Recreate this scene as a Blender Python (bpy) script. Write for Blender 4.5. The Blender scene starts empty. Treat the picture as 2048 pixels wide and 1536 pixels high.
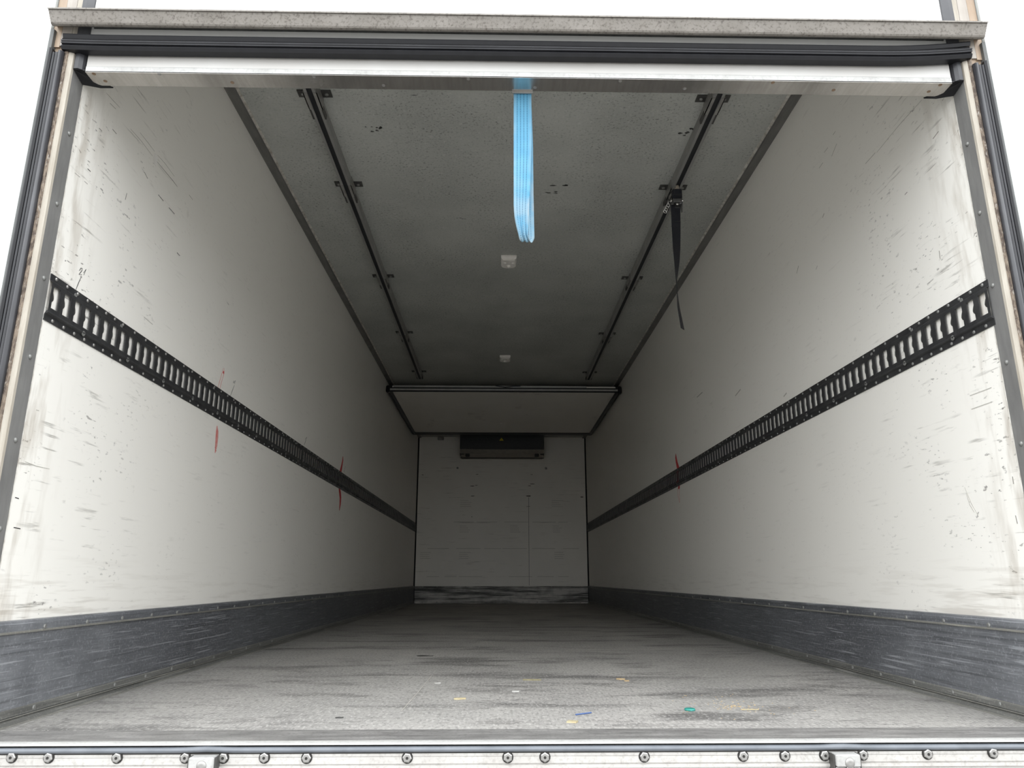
import bpy, math, random
from mathutils import Vector, Matrix

# ---------------------------------------------------------------- camera, sky, exposure
sc = bpy.context.scene
col = sc.collection
F_PX = 1471.28                                  # focal length in pixels of a 2048 px wide frame
cam_d = bpy.data.cameras.new('camera')
cam_d.sensor_width = 36.0
cam_d.lens = F_PX / 2048.0 * 36.0
cam_d.clip_start = 0.02
cam_d.clip_end = 500
cam = bpy.data.objects.new('camera', cam_d)
col.objects.link(cam)
cam.location = (-0.0672, 0.0, 0.3337)
cam.rotation_euler = (math.pi / 2 + 0.2587, 0.0, -0.0200)
sc.camera = cam

SKY = 1.0
EXPOSURE = 2.42
wd = bpy.data.worlds.new('overcast_sky')
sc.world = wd
wd.use_nodes = True
wn, wl = wd.node_tree.nodes, wd.node_tree.links
wn.clear()
w_out = wn.new('ShaderNodeOutputWorld')
w_bg = wn.new('ShaderNodeBackground')
w_tc = wn.new('ShaderNodeTexCoord')
w_sep = wn.new('ShaderNodeSeparateXYZ')
w_mr = wn.new('ShaderNodeMapRange')              # even overcast sky, brighter towards the zenith
w_mr.inputs['From Min'].default_value = 0.0
w_mr.inputs['From Max'].default_value = 1.0
w_mr.inputs['To Min'].default_value = 0.50
w_mr.inputs['To Max'].default_value = 1.0
w_mul = wn.new('ShaderNodeMath')
w_mul.operation = 'MULTIPLY'
w_mul.inputs[1].default_value = SKY
w_bg.inputs['Color'].default_value = (0.945, 0.975, 1.0, 1)
wl.new(w_tc.outputs['Generated'], w_sep.inputs[0])
wl.new(w_sep.outputs['Z'], w_mr.inputs['Value'])
wl.new(w_mr.outputs[0], w_mul.inputs[0])
wl.new(w_mul.outputs[0], w_bg.inputs['Strength'])
wl.new(w_bg.outputs[0], w_out.inputs[0])

vs = sc.view_settings
vs.view_transform = 'Standard'
vs.look = 'None'
vs.exposure = EXPOSURE
vs.gamma = 1.0
vs.use_curve_mapping = False
sc.cycles.max_bounces = 8
sc.cycles.diffuse_bounces = 7
sc.cycles.glossy_bounces = 4
sc.cycles.transmission_bounces = 0

rnd = random.Random(7)

# ---------------------------------------------------------------- materials
def hexa(c):
    return (c[0], c[1], c[2], 1.0)

class NT:
    """small helper around a material's node tree, in metres (object coordinates)"""
    def __init__(self, name):
        self.m = bpy.data.materials.new(name)
        self.m.use_nodes = True
        self.n = self.m.node_tree.nodes
        self.l = self.m.node_tree.links
        self.n.clear()
        self.out = self.n.new('ShaderNodeOutputMaterial')
        self.b = self.n.new('ShaderNodeBsdfPrincipled')
        self.l.new(self.b.outputs[0], self.out.inputs[0])
        self.tc = self.n.new('ShaderNodeTexCoord')
        self.obj = self.tc.outputs['Object']
    def mapping(self, scale=(1, 1, 1), rot=(0, 0, 0), src=None):
        n = self.n.new('ShaderNodeMapping')
        n.inputs['Scale'].default_value = scale
        n.inputs['Rotation'].default_value = rot
        self.l.new(src or self.obj, n.inputs['Vector'])
        return n.outputs[0]
    def noise(self, scale, detail=4, rough=0.55, vec=None):
        n = self.n.new('ShaderNodeTexNoise')
        n.inputs['Scale'].default_value = scale
        n.inputs['Detail'].default_value = detail
        n.inputs['Roughness'].default_value = rough
        self.l.new(vec or self.obj, n.inputs['Vector'])
        return n.outputs['Fac']
    def voronoi(self, scale, vec=None, feature='F1'):
        n = self.n.new('ShaderNodeTexVoronoi')
        n.inputs['Scale'].default_value = scale
        n.feature = feature
        self.l.new(vec or self.obj, n.inputs['Vector'])
        return n.outputs['Distance']
    def ramp(self, fac, a, b, lo=0.0, hi=1.0):
        n = self.n.new('ShaderNodeMapRange')
        n.clamp = True
        n.inputs['From Min'].default_value = a
        n.inputs['From Max'].default_value = b
        n.inputs['To Min'].default_value = lo
        n.inputs['To Max'].default_value = hi
        self.l.new(fac, n.inputs['Value'])
        return n.outputs[0]
    def math(self, op, a, b=None):
        n = self.n.new('ShaderNodeMath')
        n.operation = op
        for k, v in enumerate((a, b)):
            if v is None:
                continue
            if isinstance(v, (int, float)):
                n.inputs[k].default_value = v
            else:
                self.l.new(v, n.inputs[k])
        return n.outputs[0]
    def mix(self, fac, a, b):
        n = self.n.new('ShaderNodeMix')
        n.data_type = 'RGBA'
        n.clamp_factor = True
        if isinstance(fac, (int, float)):
            n.inputs[0].default_value = fac
        else:
            self.l.new(fac, n.inputs[0])
        for k, v in ((6, a), (7, b)):
            if isinstance(v, tuple):
                n.inputs[k].default_value = hexa(v)
            else:
                self.l.new(v, n.inputs[k])
        return n.outputs[2]
    def sep(self, src=None):
        n = self.n.new('ShaderNodeSeparateXYZ')
        self.l.new(src or self.obj, n.inputs[0])
        return n.outputs
    def bump(self, h, strength=0.3, dist=0.002):
        n = self.n.new('ShaderNodeBump')
        n.inputs['Strength'].default_value = strength
        n.inputs['Distance'].default_value = dist
        self.l.new(h, n.inputs['Height'])
        self.l.new(n.outputs[0], self.b.inputs['Normal'])
    def set(self, color=None, rough=0.5, metal=0.0, spec=0.5):
        if color is not None:
            if isinstance(color, tuple):
                self.b.inputs['Base Color'].default_value = hexa(color)
            else:
                self.l.new(color, self.b.inputs['Base Color'])
        if isinstance(rough, (int, float)):
            self.b.inputs['Roughness'].default_value = rough
        else:
            self.l.new(rough, self.b.inputs['Roughness'])
        self.b.inputs['Metallic'].default_value = metal
        self.b.inputs['Specular IOR Level'].default_value = spec
        return self.m

def simple(name, a, b=None, rough=0.5, metal=0.0, scale=30.0, spec=0.5, lo=0.35, hi=0.7):
    t = NT(name)
    if b is None:
        b = tuple(c * 0.8 for c in a)
    return t.set(t.mix(t.ramp(t.noise(scale), lo, hi), a, b), rough, metal, spec)

M = {}

def wall_mat(name, base, front_dirt=1.0):
    t = NT(name)
    c = t.mix(t.ramp(t.noise(1.3, 1), 0.35, 0.7, 0, 0.5), base, tuple(k * 0.95 for k in base))
    xyz = t.sep()
    # dirt is densest beside the opening
    near = t.ramp(xyz[1], 1.8, 2.55, 1.0, 0.0)
    near2 = t.math('MULTIPLY', near, near)
    # horizontal handling scratches
    v = t.mapping((1, 5.0, 75))
    s1 = t.ramp(t.noise(1.0, 3, 0.62, v), 0.60, 0.68)
    br = t.ramp(t.noise(9.0, 1), 0.45, 0.62)
    s1 = t.math('MULTIPLY', s1, br)
    dens = t.math('ADD', t.math('MULTIPLY', near, 0.55 * front_dirt), 0.12)
    c = t.mix(t.math('MULTIPLY', s1, dens), c, (0.20, 0.185, 0.16))
    # small dark specks
    sp = t.ramp(t.noise(75, 2, 0.6, t.mapping((1, 0.5, 1.3))), 0.63, 0.70)
    sp = t.math('MULTIPLY', sp, t.ramp(t.noise(5, 1), 0.46, 0.62))
    c = t.mix(t.math('MULTIPLY', sp, t.math('ADD', t.math('MULTIPLY', near, 0.75 * front_dirt), 0.12)), c, (0.10, 0.09, 0.085))
    # brown staining against the rear post
    edge = t.ramp(xyz[1], 1.79, 1.99, 1.0, 0.0)
    st = t.ramp(t.noise(1.0, 3, 0.6, t.mapping((1, 22, 5))), 0.46, 0.68)
    c = t.mix(t.math('MULTIPLY', t.math('MULTIPLY', edge, st), 0.62 * front_dirt), c, (0.34, 0.28, 0.21))
    # scuffs low down on the panel
    low = t.ramp(xyz[2], 0.24, 0.42, 1.0, 0.0)
    st2 = t.ramp(t.noise(1.0, 3, 0.6, t.mapping((1, 3.5, 60))), 0.52, 0.66)
    c = t.mix(t.math('MULTIPLY', t.math('MULTIPLY', low, st2), t.math('ADD', t.math('MULTIPLY', near, .35), .16)), c, (0.33, 0.28, 0.22))
    t.bump(t.noise(3.0, 0), 0.15, 0.004)
    return t.set(c, 0.38, 0.0, 0.45)

WHITE = (0.895, 0.868, 0.812)
M['wall'] = wall_mat('white_laminate', WHITE)
M['wall_back'] = None
t = NT('white_laminate_front')
c = t.mix(t.ramp(t.noise(2.0, 3), 0.35, 0.7), (0.885, 0.85, 0.785), (0.845, 0.81, 0.745))
s1 = t.ramp(t.noise(1.0, 4, 0.6, t.mapping((3.0, 1, 70))), 0.61, 0.68)
s1 = t.math('MULTIPLY', s1, t.ramp(t.noise(3.0, 3), 0.42, 0.6))
t.l  # horizontal load scuffs
c = t.mix(t.math('MULTIPLY', s1, 0.45), c, (0.28, 0.25, 0.22))
M['wall_back'] = t.set(c, 0.42, 0, 0.4)

t = NT('ceiling_grey_laminate')
c = t.mix(t.ramp(t.noise(2.2, 4), 0.35, 0.7), (0.47, 0.475, 0.445), (0.375, 0.38, 0.355))
sp = t.ramp(t.noise(85, 5, 0.68), 0.54, 0.66)
c = t.mix(t.math('MULTIPLY', sp, t.ramp(t.noise(4.5, 4), 0.36, 0.62, 0.25, 0.95)), c, (0.14, 0.14, 0.13))
lt = t.ramp(t.noise(70, 2), 0.60, 0.72)
c = t.mix(t.math('MULTIPLY', lt, 0.35), c, (0.60, 0.60, 0.57))
t.bump(t.noise(55, 3), 0.35, 0.002)
M['ceiling'] = t.set(c, 0.6, 0, 0.3)

t = NT('grey_antislip_floor')
xyz = t.sep()
c = t.mix(t.ramp(t.noise(1.6, 5, 0.6, t.mapping((1.4, 0.8, 1))), 0.35, 0.68), (0.40, 0.385, 0.36), (0.285, 0.275, 0.26))
st = t.ramp(t.noise(1.0, 6, 0.62, t.mapping((1.3, 4.2, 1), (0, 0, 0.25))), 0.53, 0.64)
c = t.mix(t.math('MULTIPLY', st, 0.72), c, (0.075, 0.072, 0.070))
st = t.ramp(t.noise(2.6, 6, 0.65, t.mapping((1.0, 2.2, 1), (0, 0, -0.5))), 0.55, 0.66)
c = t.mix(t.math('MULTIPLY', st, 0.6), c, (0.09, 0.085, 0.08))
gv = t.mapping((1.0, 0.42, 1.0))
fl = t.ramp(t.noise(120, 3, 0.62, gv), 0.52, 0.64)
c = t.mix(t.math('MULTIPLY', fl, 0.42), c, (0.60, 0.58, 0.55))
fd = t.ramp(t.noise(105, 3, 0.62, t.mapping((1.0, 0.40, 1.0), (0, 0, 0.1))), 0.52, 0.64)
c = t.mix(t.math('MULTIPLY', fd, 0.48), c, (0.12, 0.117, 0.112))
ck = t.ramp(t.math('ABSOLUTE', t.math('SUBTRACT', t.noise(2.2, 4, 0.6, t.mapping((0.8, 2.4, 1), (0, 0, 0.15))), 0.5)), 0.0, 0.006, 1.0, 0.0)
ck = t.math('MULTIPLY', ck, t.ramp(t.noise(1.7, 2), 0.50, 0.58))
c = t.mix(t.math('MULTIPLY', ck, 0.6), c, (0.06, 0.057, 0.055))
# waffle relief of the anti-slip coating, 9 mm pitch on the diagonal
k = 2 * math.pi / 0.0205
a1 = t.math('SINE', t.math('MULTIPLY', t.math('ADD', xyz[0], xyz[1]), k))
a2 = t.math('SINE', t.math('MULTIPLY', t.math('SUBTRACT', xyz[0], xyz[1]), k))
wf = t.ramp(t.math('MULTIPLY', a1, a2), -0.2, 0.7)
worn = t.ramp(t.noise(2.4, 4), 0.40, 0.62)
side = t.ramp(t.math('ABSOLUTE', xyz[0]), 0.45, 1.05)
wf2 = t.math('MULTIPLY', wf, t.math('ADD', t.math('MULTIPLY', worn, 0.25), t.math('MULTIPLY', side, 0.75)))
c = t.mix(t.math('MULTIPLY', wf2, 0.55), c, (0.10, 0.097, 0.093))
hgt = t.math('ADD', t.math('MULTIPLY', wf2, -0.6), t.math('MULTIPLY', t.noise(160, 3), 0.5))
t.bump(hgt, 0.6, 0.002)
M['floor'] = t.set(c, 0.62, 0, 0.35)

def kick_mat(name, base, light, axis_scale, amt=0.75, wear=0.0):
    t = NT(name)
    c = t.mix(t.ramp(t.noise(3.1, 4), 0.35, 0.7), base, tuple(k * 1.3 for k in base))
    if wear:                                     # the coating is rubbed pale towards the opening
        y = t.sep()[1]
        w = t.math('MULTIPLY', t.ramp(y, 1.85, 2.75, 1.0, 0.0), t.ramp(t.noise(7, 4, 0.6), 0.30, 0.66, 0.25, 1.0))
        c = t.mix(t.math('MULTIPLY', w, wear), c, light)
    sd = t.ramp(t.noise(1.0, 3, 0.5, t.mapping(tuple(q * .55 for q in axis_scale))), 0.55, 0.66)
    c = t.mix(t.math('MULTIPLY', sd, 0.5), c, tuple(k * 0.5 for k in base))
    s2 = t.ramp(t.noise(1.0, 3, 0.6, t.mapping(tuple(q * 2.6 for q in axis_scale))), 0.55, 0.66)
    c = t.mix(t.math('MULTIPLY', s2, amt * .45), c, light)
    s = t.ramp(t.noise(1.0, 4, 0.6, t.mapping(axis_scale)), 0.60, 0.65)
    c = t.mix(t.math('MULTIPLY', s, amt), c, light)
    sp = t.ramp(t.noise(140, 3, 0.65), 0.55, 0.68)
    c = t.mix(t.math('MULTIPLY', sp, 0.36), c, light)
    return t.set(c, 0.42, 0.15, 0.5)

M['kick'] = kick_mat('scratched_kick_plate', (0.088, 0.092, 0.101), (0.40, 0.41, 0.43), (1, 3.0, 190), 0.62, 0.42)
M['kick_edge'] = kick_mat('kick_edge_strip', (0.20, 0.195, 0.175), (0.46, 0.44, 0.39), (1, 3, 140), 0.5)
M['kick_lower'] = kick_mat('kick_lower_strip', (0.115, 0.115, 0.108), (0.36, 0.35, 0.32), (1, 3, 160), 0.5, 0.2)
M['kick_back'] = kick_mat('soiled_bulkhead_plate', (0.34, 0.33, 0.30), (0.62, 0.60, 0.56), (1.2, 1, 60), 0.4)
t = NT('soiled_bulkhead_plate_2')
c = t.mix(t.ramp(t.noise(1.0, 6, 0.65, t.mapping((1.6, 1, 26))), 0.45, 0.60), (0.52, 0.50, 0.47), (0.045, 0.045, 0.042))
c = t.mix(t.math('MULTIPLY', t.ramp(t.noise(9, 5), 0.45, 0.65), 0.5), c, (0.13, 0.125, 0.115))
M['kick_back'] = t.set(c, 0.5, 0.1, 0.4)

def metal_mat(name, a, b, rough=0.35, metal=0.9, vec=(1, 1, 1), scale=18, spot=None, spot_amt=0.5):
    t = NT(name)
    c = t.mix(t.ramp(t.noise(scale, 5, 0.6, t.mapping(vec)), 0.35, 0.68), a, b)
    if spot:
        c = t.mix(t.math('MULTIPLY', t.ramp(t.noise(130, 4, 0.65), 0.50, 0.66), spot_amt), c, spot)
    return t.set(c, t.ramp(t.noise(12, 3), 0.3, 0.7, rough * 0.8, rough * 1.25), metal)

M['steel_strip'] = metal_mat('dull_stainless_strip', (0.33, 0.325, 0.315), (0.27, 0.265, 0.26), 0.45, 0.5, (6, 6, 1), 10)
M['steel_bevel'] = metal_mat('pale_worn_bevel', (0.40, 0.365, 0.31), (0.31, 0.275, 0.225), 0.5, 0.1, (8, 8, 1), 9)
M['stainless'] = metal_mat('brushed_stainless', (0.60, 0.575, 0.545), (0.50, 0.475, 0.445), 0.22, 0.95, (22, 1.5, 1), 5, (0.42, 0.37, 0.31), 0.15)
M['post'] = metal_mat('soiled_post_warm_reflection', (0.37, 0.28, 0.20), (0.30, 0.22, 0.155), 0.5, 0.05, (6, 6, 1), 9)  # beige base paints in warm reflections on the soiled stainless post
M['post_pale'] = metal_mat('pale_post_flange', (0.38, 0.345, 0.305), (0.32, 0.285, 0.25), 0.5, 0.05, (6, 6, 1), 9)  # paler beige, again the warm reflection put into the colour
M['post_outer'] = metal_mat('grey_outer_flange', (0.13, 0.132, 0.127), (0.085, 0.087, 0.084), 0.5, 0.2, (6, 6, 1), 9)
M['skin'] = simple('white_outer_skin', (0.52, 0.545, 0.53), (0.47, 0.49, 0.48), 0.35)
M['gutter'] = metal_mat('galvanised_gutter', (0.205, 0.187, 0.165), (0.160, 0.145, 0.126), 0.6, 0.1, (1, 1, 1), 14, (0.070, 0.058, 0.047), 0.75)
M['threshold'] = metal_mat('worn_threshold', (0.27, 0.262, 0.25), (0.14, 0.135, 0.13), 0.5, 0.25, (1.2, 8, 1), 6, (0.08, 0.077, 0.073), 0.4)
M['alu'] = metal_mat('bright_aluminium_edge', (0.47, 0.465, 0.45), (0.36, 0.355, 0.34), 0.45, 0.15, (2, 10, 1), 8, (0.18, 0.17, 0.16), 0.3)
M['fascia'] = metal_mat('spotted_white_fascia', (0.49, 0.475, 0.45), (0.43, 0.41, 0.385), 0.5, 0.05, (2, 1, 2), 8, (0.16, 0.135, 0.11), 0.28)
M['trim_dark'] = metal_mat('dark_cove_profile', (0.20, 0.195, 0.185), (0.155, 0.15, 0.145), 0.42, 0.4, (6, 1, 6), 6)
M['rail'] = metal_mat('grey_rail_profile', (0.36, 0.355, 0.34), (0.29, 0.285, 0.275), 0.4, 0.45, (6, 1, 6), 6)
M['rail_slot'] = simple('rail_slot_black', (0.010, 0.011, 0.014), None, 0.5)
M['clamp'] = metal_mat('grey_clamp', (0.36, 0.35, 0.33), (0.28, 0.27, 0.255), 0.4, 0.5)
M['tab'] = metal_mat('dark_tab', (0.085, 0.082, 0.077), (0.06, 0.058, 0.055), 0.5, 0.3)
M['bolt'] = metal_mat('zinc_bolt', (0.40, 0.39, 0.375), (0.30, 0.29, 0.275), 0.35, 0.7)
M['bolt_dark'] = simple('bolt_socket_dark', (0.02, 0.018, 0.016), None, 0.7)
M['bolt_grey'] = metal_mat('grey_rivet', (0.30, 0.30, 0.285), (0.21, 0.21, 0.20), 0.45, 0.5)
M['bolt_rust'] = metal_mat('rusty_screw', (0.34, 0.25, 0.17), (0.22, 0.15, 0.10), 0.5, 0.5)
M['sealant'] = None
t = NT('cracked_brown_sealant')
v = t.mapping((3, 3, 1))
c = t.mix(t.ramp(t.noise(40, 5, 0.7, v), 0.40, 0.60), (0.23, 0.18, 0.135), (0.07, 0.05, 0.038))
c = t.mix(t.ramp(t.noise(70, 4, 0.6, v), 0.58, 0.68, 0, 0.8), c, (0.40, 0.37, 0.33))
t.bump(t.noise(60, 4, 0.6, v), 0.8, 0.003)
M['sealant'] = t.set(c, 0.7)
M['sealant_white'] = simple('white_sealant_bead', (0.62, 0.60, 0.55), (0.30, 0.27, 0.23), 0.6, scale=35)
M['rubber'] = simple('black_rubber', (0.005, 0.005, 0.0065), (0.009, 0.009, 0.011), 0.38, 0, 25, 0.35)
M['rubber_grey'] = simple('grey_rubber', (0.030, 0.030, 0.034), (0.019, 0.019, 0.022), 0.38, 0, 12, 0.5)
M['rubber_strip'] = simple('faded_rubber_strip', (0.080, 0.080, 0.085), (0.060, 0.060, 0.064), 0.5, 0, 14, 0.4)
M['rubber_sill'] = simple('blue_grey_rubber', (0.150, 0.162, 0.180), (0.110, 0.120, 0.135), 0.5, 0, 16)
M['panel_white'] = simple('white_door_panel', (0.70, 0.70, 0.68), (0.66, 0.655, 0.635), 0.35, 0, 3)
t = NT('soiled_door_bottom')
c = t.mix(t.ramp(t.noise(4, 3), 0.35, 0.7), (0.53, 0.52, 0.50), (0.48, 0.465, 0.44))
zz = t.sep()[2]
d = t.math('MULTIPLY', t.ramp(zz, 1.718, 1.742), t.ramp(t.noise(1.0, 5, 0.6, t.mapping((14, 1, 50))), 0.40, 0.62))
c = t.mix(t.math('MULTIPLY', d, 0.75), c, (0.17, 0.135, 0.10))
M['door_bottom'] = t.set(c, 0.4)
M['etrack'] = metal_mat('black_steel_track', (0.034, 0.034, 0.036), (0.055, 0.055, 0.056), 0.42, 0.35, (1, 1, 1), 25, (0.10, 0.10, 0.10), 0.25)
M['track_tongue'] = metal_mat('worn_tongue_steel', (0.085, 0.083, 0.078), (0.06, 0.058, 0.055), 0.4, 0.3)
M['red'] = simple('red_marker', (0.52, 0.02, 0.03), (0.62, 0.10, 0.10), 0.6, 0, 40)
M['red_pale'] = simple('faded_red_marker', (0.66, 0.20, 0.18), (0.74, 0.42, 0.38), 0.6, 0, 60)
M['red_dark'] = simple('red_marker_on_steel', (0.13, 0.006, 0.012), None, 0.5)
M['ink'] = simple('black_marker', (0.025, 0.025, 0.027), None, 0.6)
M['scuff'] = simple('dark_scuff', (0.16, 0.145, 0.125), (0.30, 0.28, 0.25), 0.6, 0, 60)
M['scuff_pale'] = simple('pale_scuff', (0.50, 0.48, 0.44), (0.42, 0.40, 0.36), 0.6, 0, 60)
M['patch'] = simple('pale_repair_patch', (0.88, 0.86, 0.82), (0.80, 0.77, 0.72), 0.5, 0, 30)
M['smudge'] = simple('dark_smudge', (0.03, 0.03, 0.028), (0.07, 0.07, 0.065), 0.7, 0, 60)
M['evap_black'] = simple('black_evaporator_cover', (0.018, 0.018, 0.019), (0.028, 0.028, 0.028), 0.45)
M['evap_cream'] = simple('cream_drip_tray', (0.34, 0.31, 0.27), (0.27, 0.25, 0.22), 0.45)
M['yellow'] = simple('yellow_sticker', (0.75, 0.62, 0.02), None, 0.5)
M['lamp_white'] = simple('white_lamp_housing', (0.86, 0.83, 0.78), (0.78, 0.75, 0.70), 0.35)
M['strap_black'] = simple('black_webbing', (0.010, 0.011, 0.018), (0.018, 0.019, 0.026), 0.6, 0, 90)
M['hook_cream'] = simple('worn_cream_hook', (0.62, 0.56, 0.47), (0.40, 0.34, 0.27), 0.45)
M['chrome'] = metal_mat('bright_zinc', (0.75, 0.74, 0.72), (0.6, 0.59, 0.57), 0.18, 1.0)
M['ratchet'] = metal_mat('grey_ratchet_steel', (0.22, 0.22, 0.22), (0.16, 0.16, 0.16), 0.35, 0.8)
M['wood'] = simple('pale_wood_chip', (0.46, 0.40, 0.25), (0.38, 0.31, 0.18), 0.6, 0, 60)
M['wood_olive'] = simple('olive_splinter', (0.27, 0.24, 0.14), (0.20, 0.18, 0.10), 0.6, 0, 60)
M['wood_orange'] = simple('orange_wood_chip', (0.46, 0.35, 0.20), (0.38, 0.27, 0.14), 0.6, 0, 60)
M['chip_white'] = simple('white_foam_chip', (0.52, 0.51, 0.48), None, 0.6)
M['green_cap'] = simple('turquoise_plastic', (0.04, 0.30, 0.26), (0.03, 0.24, 0.20), 0.35)
M['blue_plastic'] = simple('blue_plastic', (0.06, 0.11, 0.27), (0.09, 0.15, 0.32), 0.35)
M['thread'] = simple('pale_thread', (0.62, 0.59, 0.54), None, 0.7)
M['asphalt'] = simple('grey_asphalt', (0.25, 0.245, 0.235), (0.19, 0.185, 0.18), 0.85, 0, 9)

# blue webbing: four dashed stitch rows, pale ribs and worn edges, in UV (u across, v in metres along)
t = NT('light_blue_webbing')
uv = t.tc.outputs['UV']
s = t.sep(uv)
c = t.mix(t.ramp(t.noise(25, 3), 0.35, 0.7), (0.066, 0.265, 0.425), (0.095, 0.315, 0.475))
rib = t.ramp(t.math('SINE', t.math('MULTIPLY', s[1], 2 * math.pi / 0.0022)), -0.4, 0.9)
c = t.mix(t.math('MULTIPLY', rib, 0.35), c, (0.20, 0.34, 0.43))
worn = t.math('ADD', t.math('MULTIPLY', t.ramp(t.math('ABSOLUTE', t.math('SUBTRACT', s[0], 0.5)), 0.30, 0.5), 0.35),
              t.math('MULTIPLY', t.ramp(t.math('ABSOLUTE', t.math('SUBTRACT', s[1], 0.47)), 0.26, 0.02), 0.55))
worn = t.math('MULTIPLY', worn, t.ramp(t.noise(18, 4), 0.30, 0.62))
c = t.mix(worn, c, (0.36, 0.37, 0.36))
lines = None
for u0 in (0.20, 0.385, 0.57, 0.755):
    d = t.ramp(t.math('ABSOLUTE', t.math('SUBTRACT', s[0], u0)), 0.012, 0.030, 1.0, 0.0)
    lines = d if lines is None else t.math('MAXIMUM', lines, d)
dash = t.ramp(t.math('SINE', t.math('MULTIPLY', s[1], 2 * math.pi / 0.0052)), -0.35, 0.1)
c = t.mix(t.math('MULTIPLY', t.math('MULTIPLY', lines, dash), 0.95), c, (0.012, 0.055, 0.11))
M['webbing'] = t.set(c, 0.65, 0, 0.3)

# ---------------------------------------------------------------- mesh helpers
class MB:
    def __init__(self):
        self.v = []
        self.f = []
        self.uv = None
    def add(self, vs, fs):
        o = len(self.v)
        self.v += [tuple(p) for p in vs]
        self.f += [tuple(i + o for i in f) for f in fs]
        return self
    def box(self, x0, x1, y0, y1, z0, z1):
        return self.add([(x0, y0, z0), (x1, y0, z0), (x1, y1, z0), (x0, y1, z0),
                         (x0, y0, z1), (x1, y0, z1), (x1, y1, z1), (x0, y1, z1)],
                        [(0, 3, 2, 1), (4, 5, 6, 7), (0, 1, 5, 4), (1, 2, 6, 5), (2, 3, 7, 6), (3, 0, 4, 7)])
    def bbox(self, x0, x1, y0, y1, z0, z1, b=0.004):
        """box with chamfered edges"""
        cx, cy, cz = (x0 + x1) / 2, (y0 + y1) / 2, (z0 + z1) / 2
        hx, hy, hz = abs(x1 - x0) / 2, abs(y1 - y0) / 2, abs(z1 - z0) / 2
        b = min(b, hx * .9, hy * .9, hz * .9)
        V, idx = [], {}
        for sx in (-1, 1):
            for sy in (-1, 1):
                for sz in (-1, 1):
                    for ax in range(3):
                        p = [hx - b, hy - b, hz - b]
                        p[ax] = (hx, hy, hz)[ax]
                        idx[(sx, sy, sz, ax)] = len(V)
                        V.append((cx + sx * p[0], cy + sy * p[1], cz + sz * p[2]))
        Fs = []
        for ax in range(3):
            for s in (-1, 1):
                q = []
                for a, bb in ((-1, -1), (1, -1), (1, 1), (-1, 1)):
                    k = [0, 0, 0]
                    k[ax] = s
                    k[(ax + 1) % 3] = a
                    k[(ax + 2) % 3] = bb
                    q.append(idx[(k[0], k[1], k[2], ax)])
                Fs.append(tuple(q) if s > 0 else tuple(reversed(q)))
        for ax in range(3):
            for a in (-1, 1):
                for bb in (-1, 1):
                    k1 = [0, 0, 0]; k2 = [0, 0, 0]
                    k1[ax] = -1; k2[ax] = 1
                    for k in (k1, k2):
                        k[(ax + 1) % 3] = a
                        k[(ax + 2) % 3] = bb
                    A, B = (ax + 1) % 3, (ax + 2) % 3
                    Fs.append((idx[(*k1, A)], idx[(*k2, A)], idx[(*k2, B)], idx[(*k1, B)]))
        for sx in (-1, 1):
            for sy in (-1, 1):
                for sz in (-1, 1):
                    Fs.append(tuple(idx[(sx, sy, sz, a)] for a in range(3)))
        return self.add(V, Fs)
    def extrude(self, prof, axis, a, b, closed=True, nseg=1, shift=None):
        """profile of 2D points swept along an axis. axis z: prof=(x,y); x: prof=(y,z); y: prof=(x,z)"""
        n = len(prof)
        V = []
        for k in range(nseg + 1):
            s = a + (b - a) * k / nseg
            for p, q in prof:
                if axis == 'z':
                    P = [p, q, s]
                elif axis == 'x':
                    P = [s, p, q]
                else:
                    P = [p, s, q]
                if shift:
                    d = shift(s)
                    P = [P[i] + d[i] for i in range(3)]
                V.append(tuple(P))
        Fs = []
        for k in range(nseg):
            for i in range(n if closed else n - 1):
                j = (i + 1) % n
                Fs.append((k * n + i, k * n + j, (k + 1) * n + j, (k + 1) * n + i))
        if closed:
            Fs.append(tuple(range(n)))
            Fs.append(tuple(reversed(range(nseg * n, nseg * n + n))))
        return self.add(V, Fs)
    def lathe(self, prof, c, axis, seg=12):
        """prof = [(radius, height along axis)] around centre c, axis a unit vector"""
        ax = Vector(axis).normalized()
        u = ax.orthogonal().normalized()
        w = ax.cross(u)
        V, Fs = [], []
        n = len(prof)
        for k in range(seg):
            th = 2 * math.pi * k / seg
            d = u * math.cos(th) + w * math.sin(th)
            for r, h in prof:
                V.append(tuple(Vector(c) + d * r + ax * h))
        for k in range(seg):
            k2 = (k + 1) % seg
            for i in range(n - 1):
                Fs.append((k * n + i, k2 * n + i, k2 * n + i + 1, k * n + i + 1))
        if prof[0][0] > 1e-6:
            Fs.append(tuple(k * n for k in reversed(range(seg))))
        if prof[-1][0] > 1e-6:
            Fs.append(tuple(k * n + n - 1 for k in range(seg)))
        return self.add(V, Fs)
    def tube(self, pts, r, seg=8, caps=True):
        P = [Vector(p) for p in pts]
        V, Fs = [], []
        up = None
        for i, p in enumerate(P):
            t = (P[min(i + 1, len(P) - 1)] - P[max(i - 1, 0)]).normalized()
            if up is None:
                up = t.orthogonal().normalized()
            up = (up - t * up.dot(t)).normalized()
            w = t.cross(up)
            for k in range(seg):
                th = 2 * math.pi * k / seg
                V.append(tuple(p + (up * math.cos(th) + w * math.sin(th)) * r))
        for i in range(len(P) - 1):
            for k in range(seg):
                k2 = (k + 1) % seg
                Fs.append((i * seg + k, i * seg + k2, (i + 1) * seg + k2, (i + 1) * seg + k))
        if caps:
            Fs.append(tuple(reversed(range(seg))))
            Fs.append(tuple(range((len(P) - 1) * seg, len(P) * seg)))
        return self.add(V, Fs)
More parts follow.
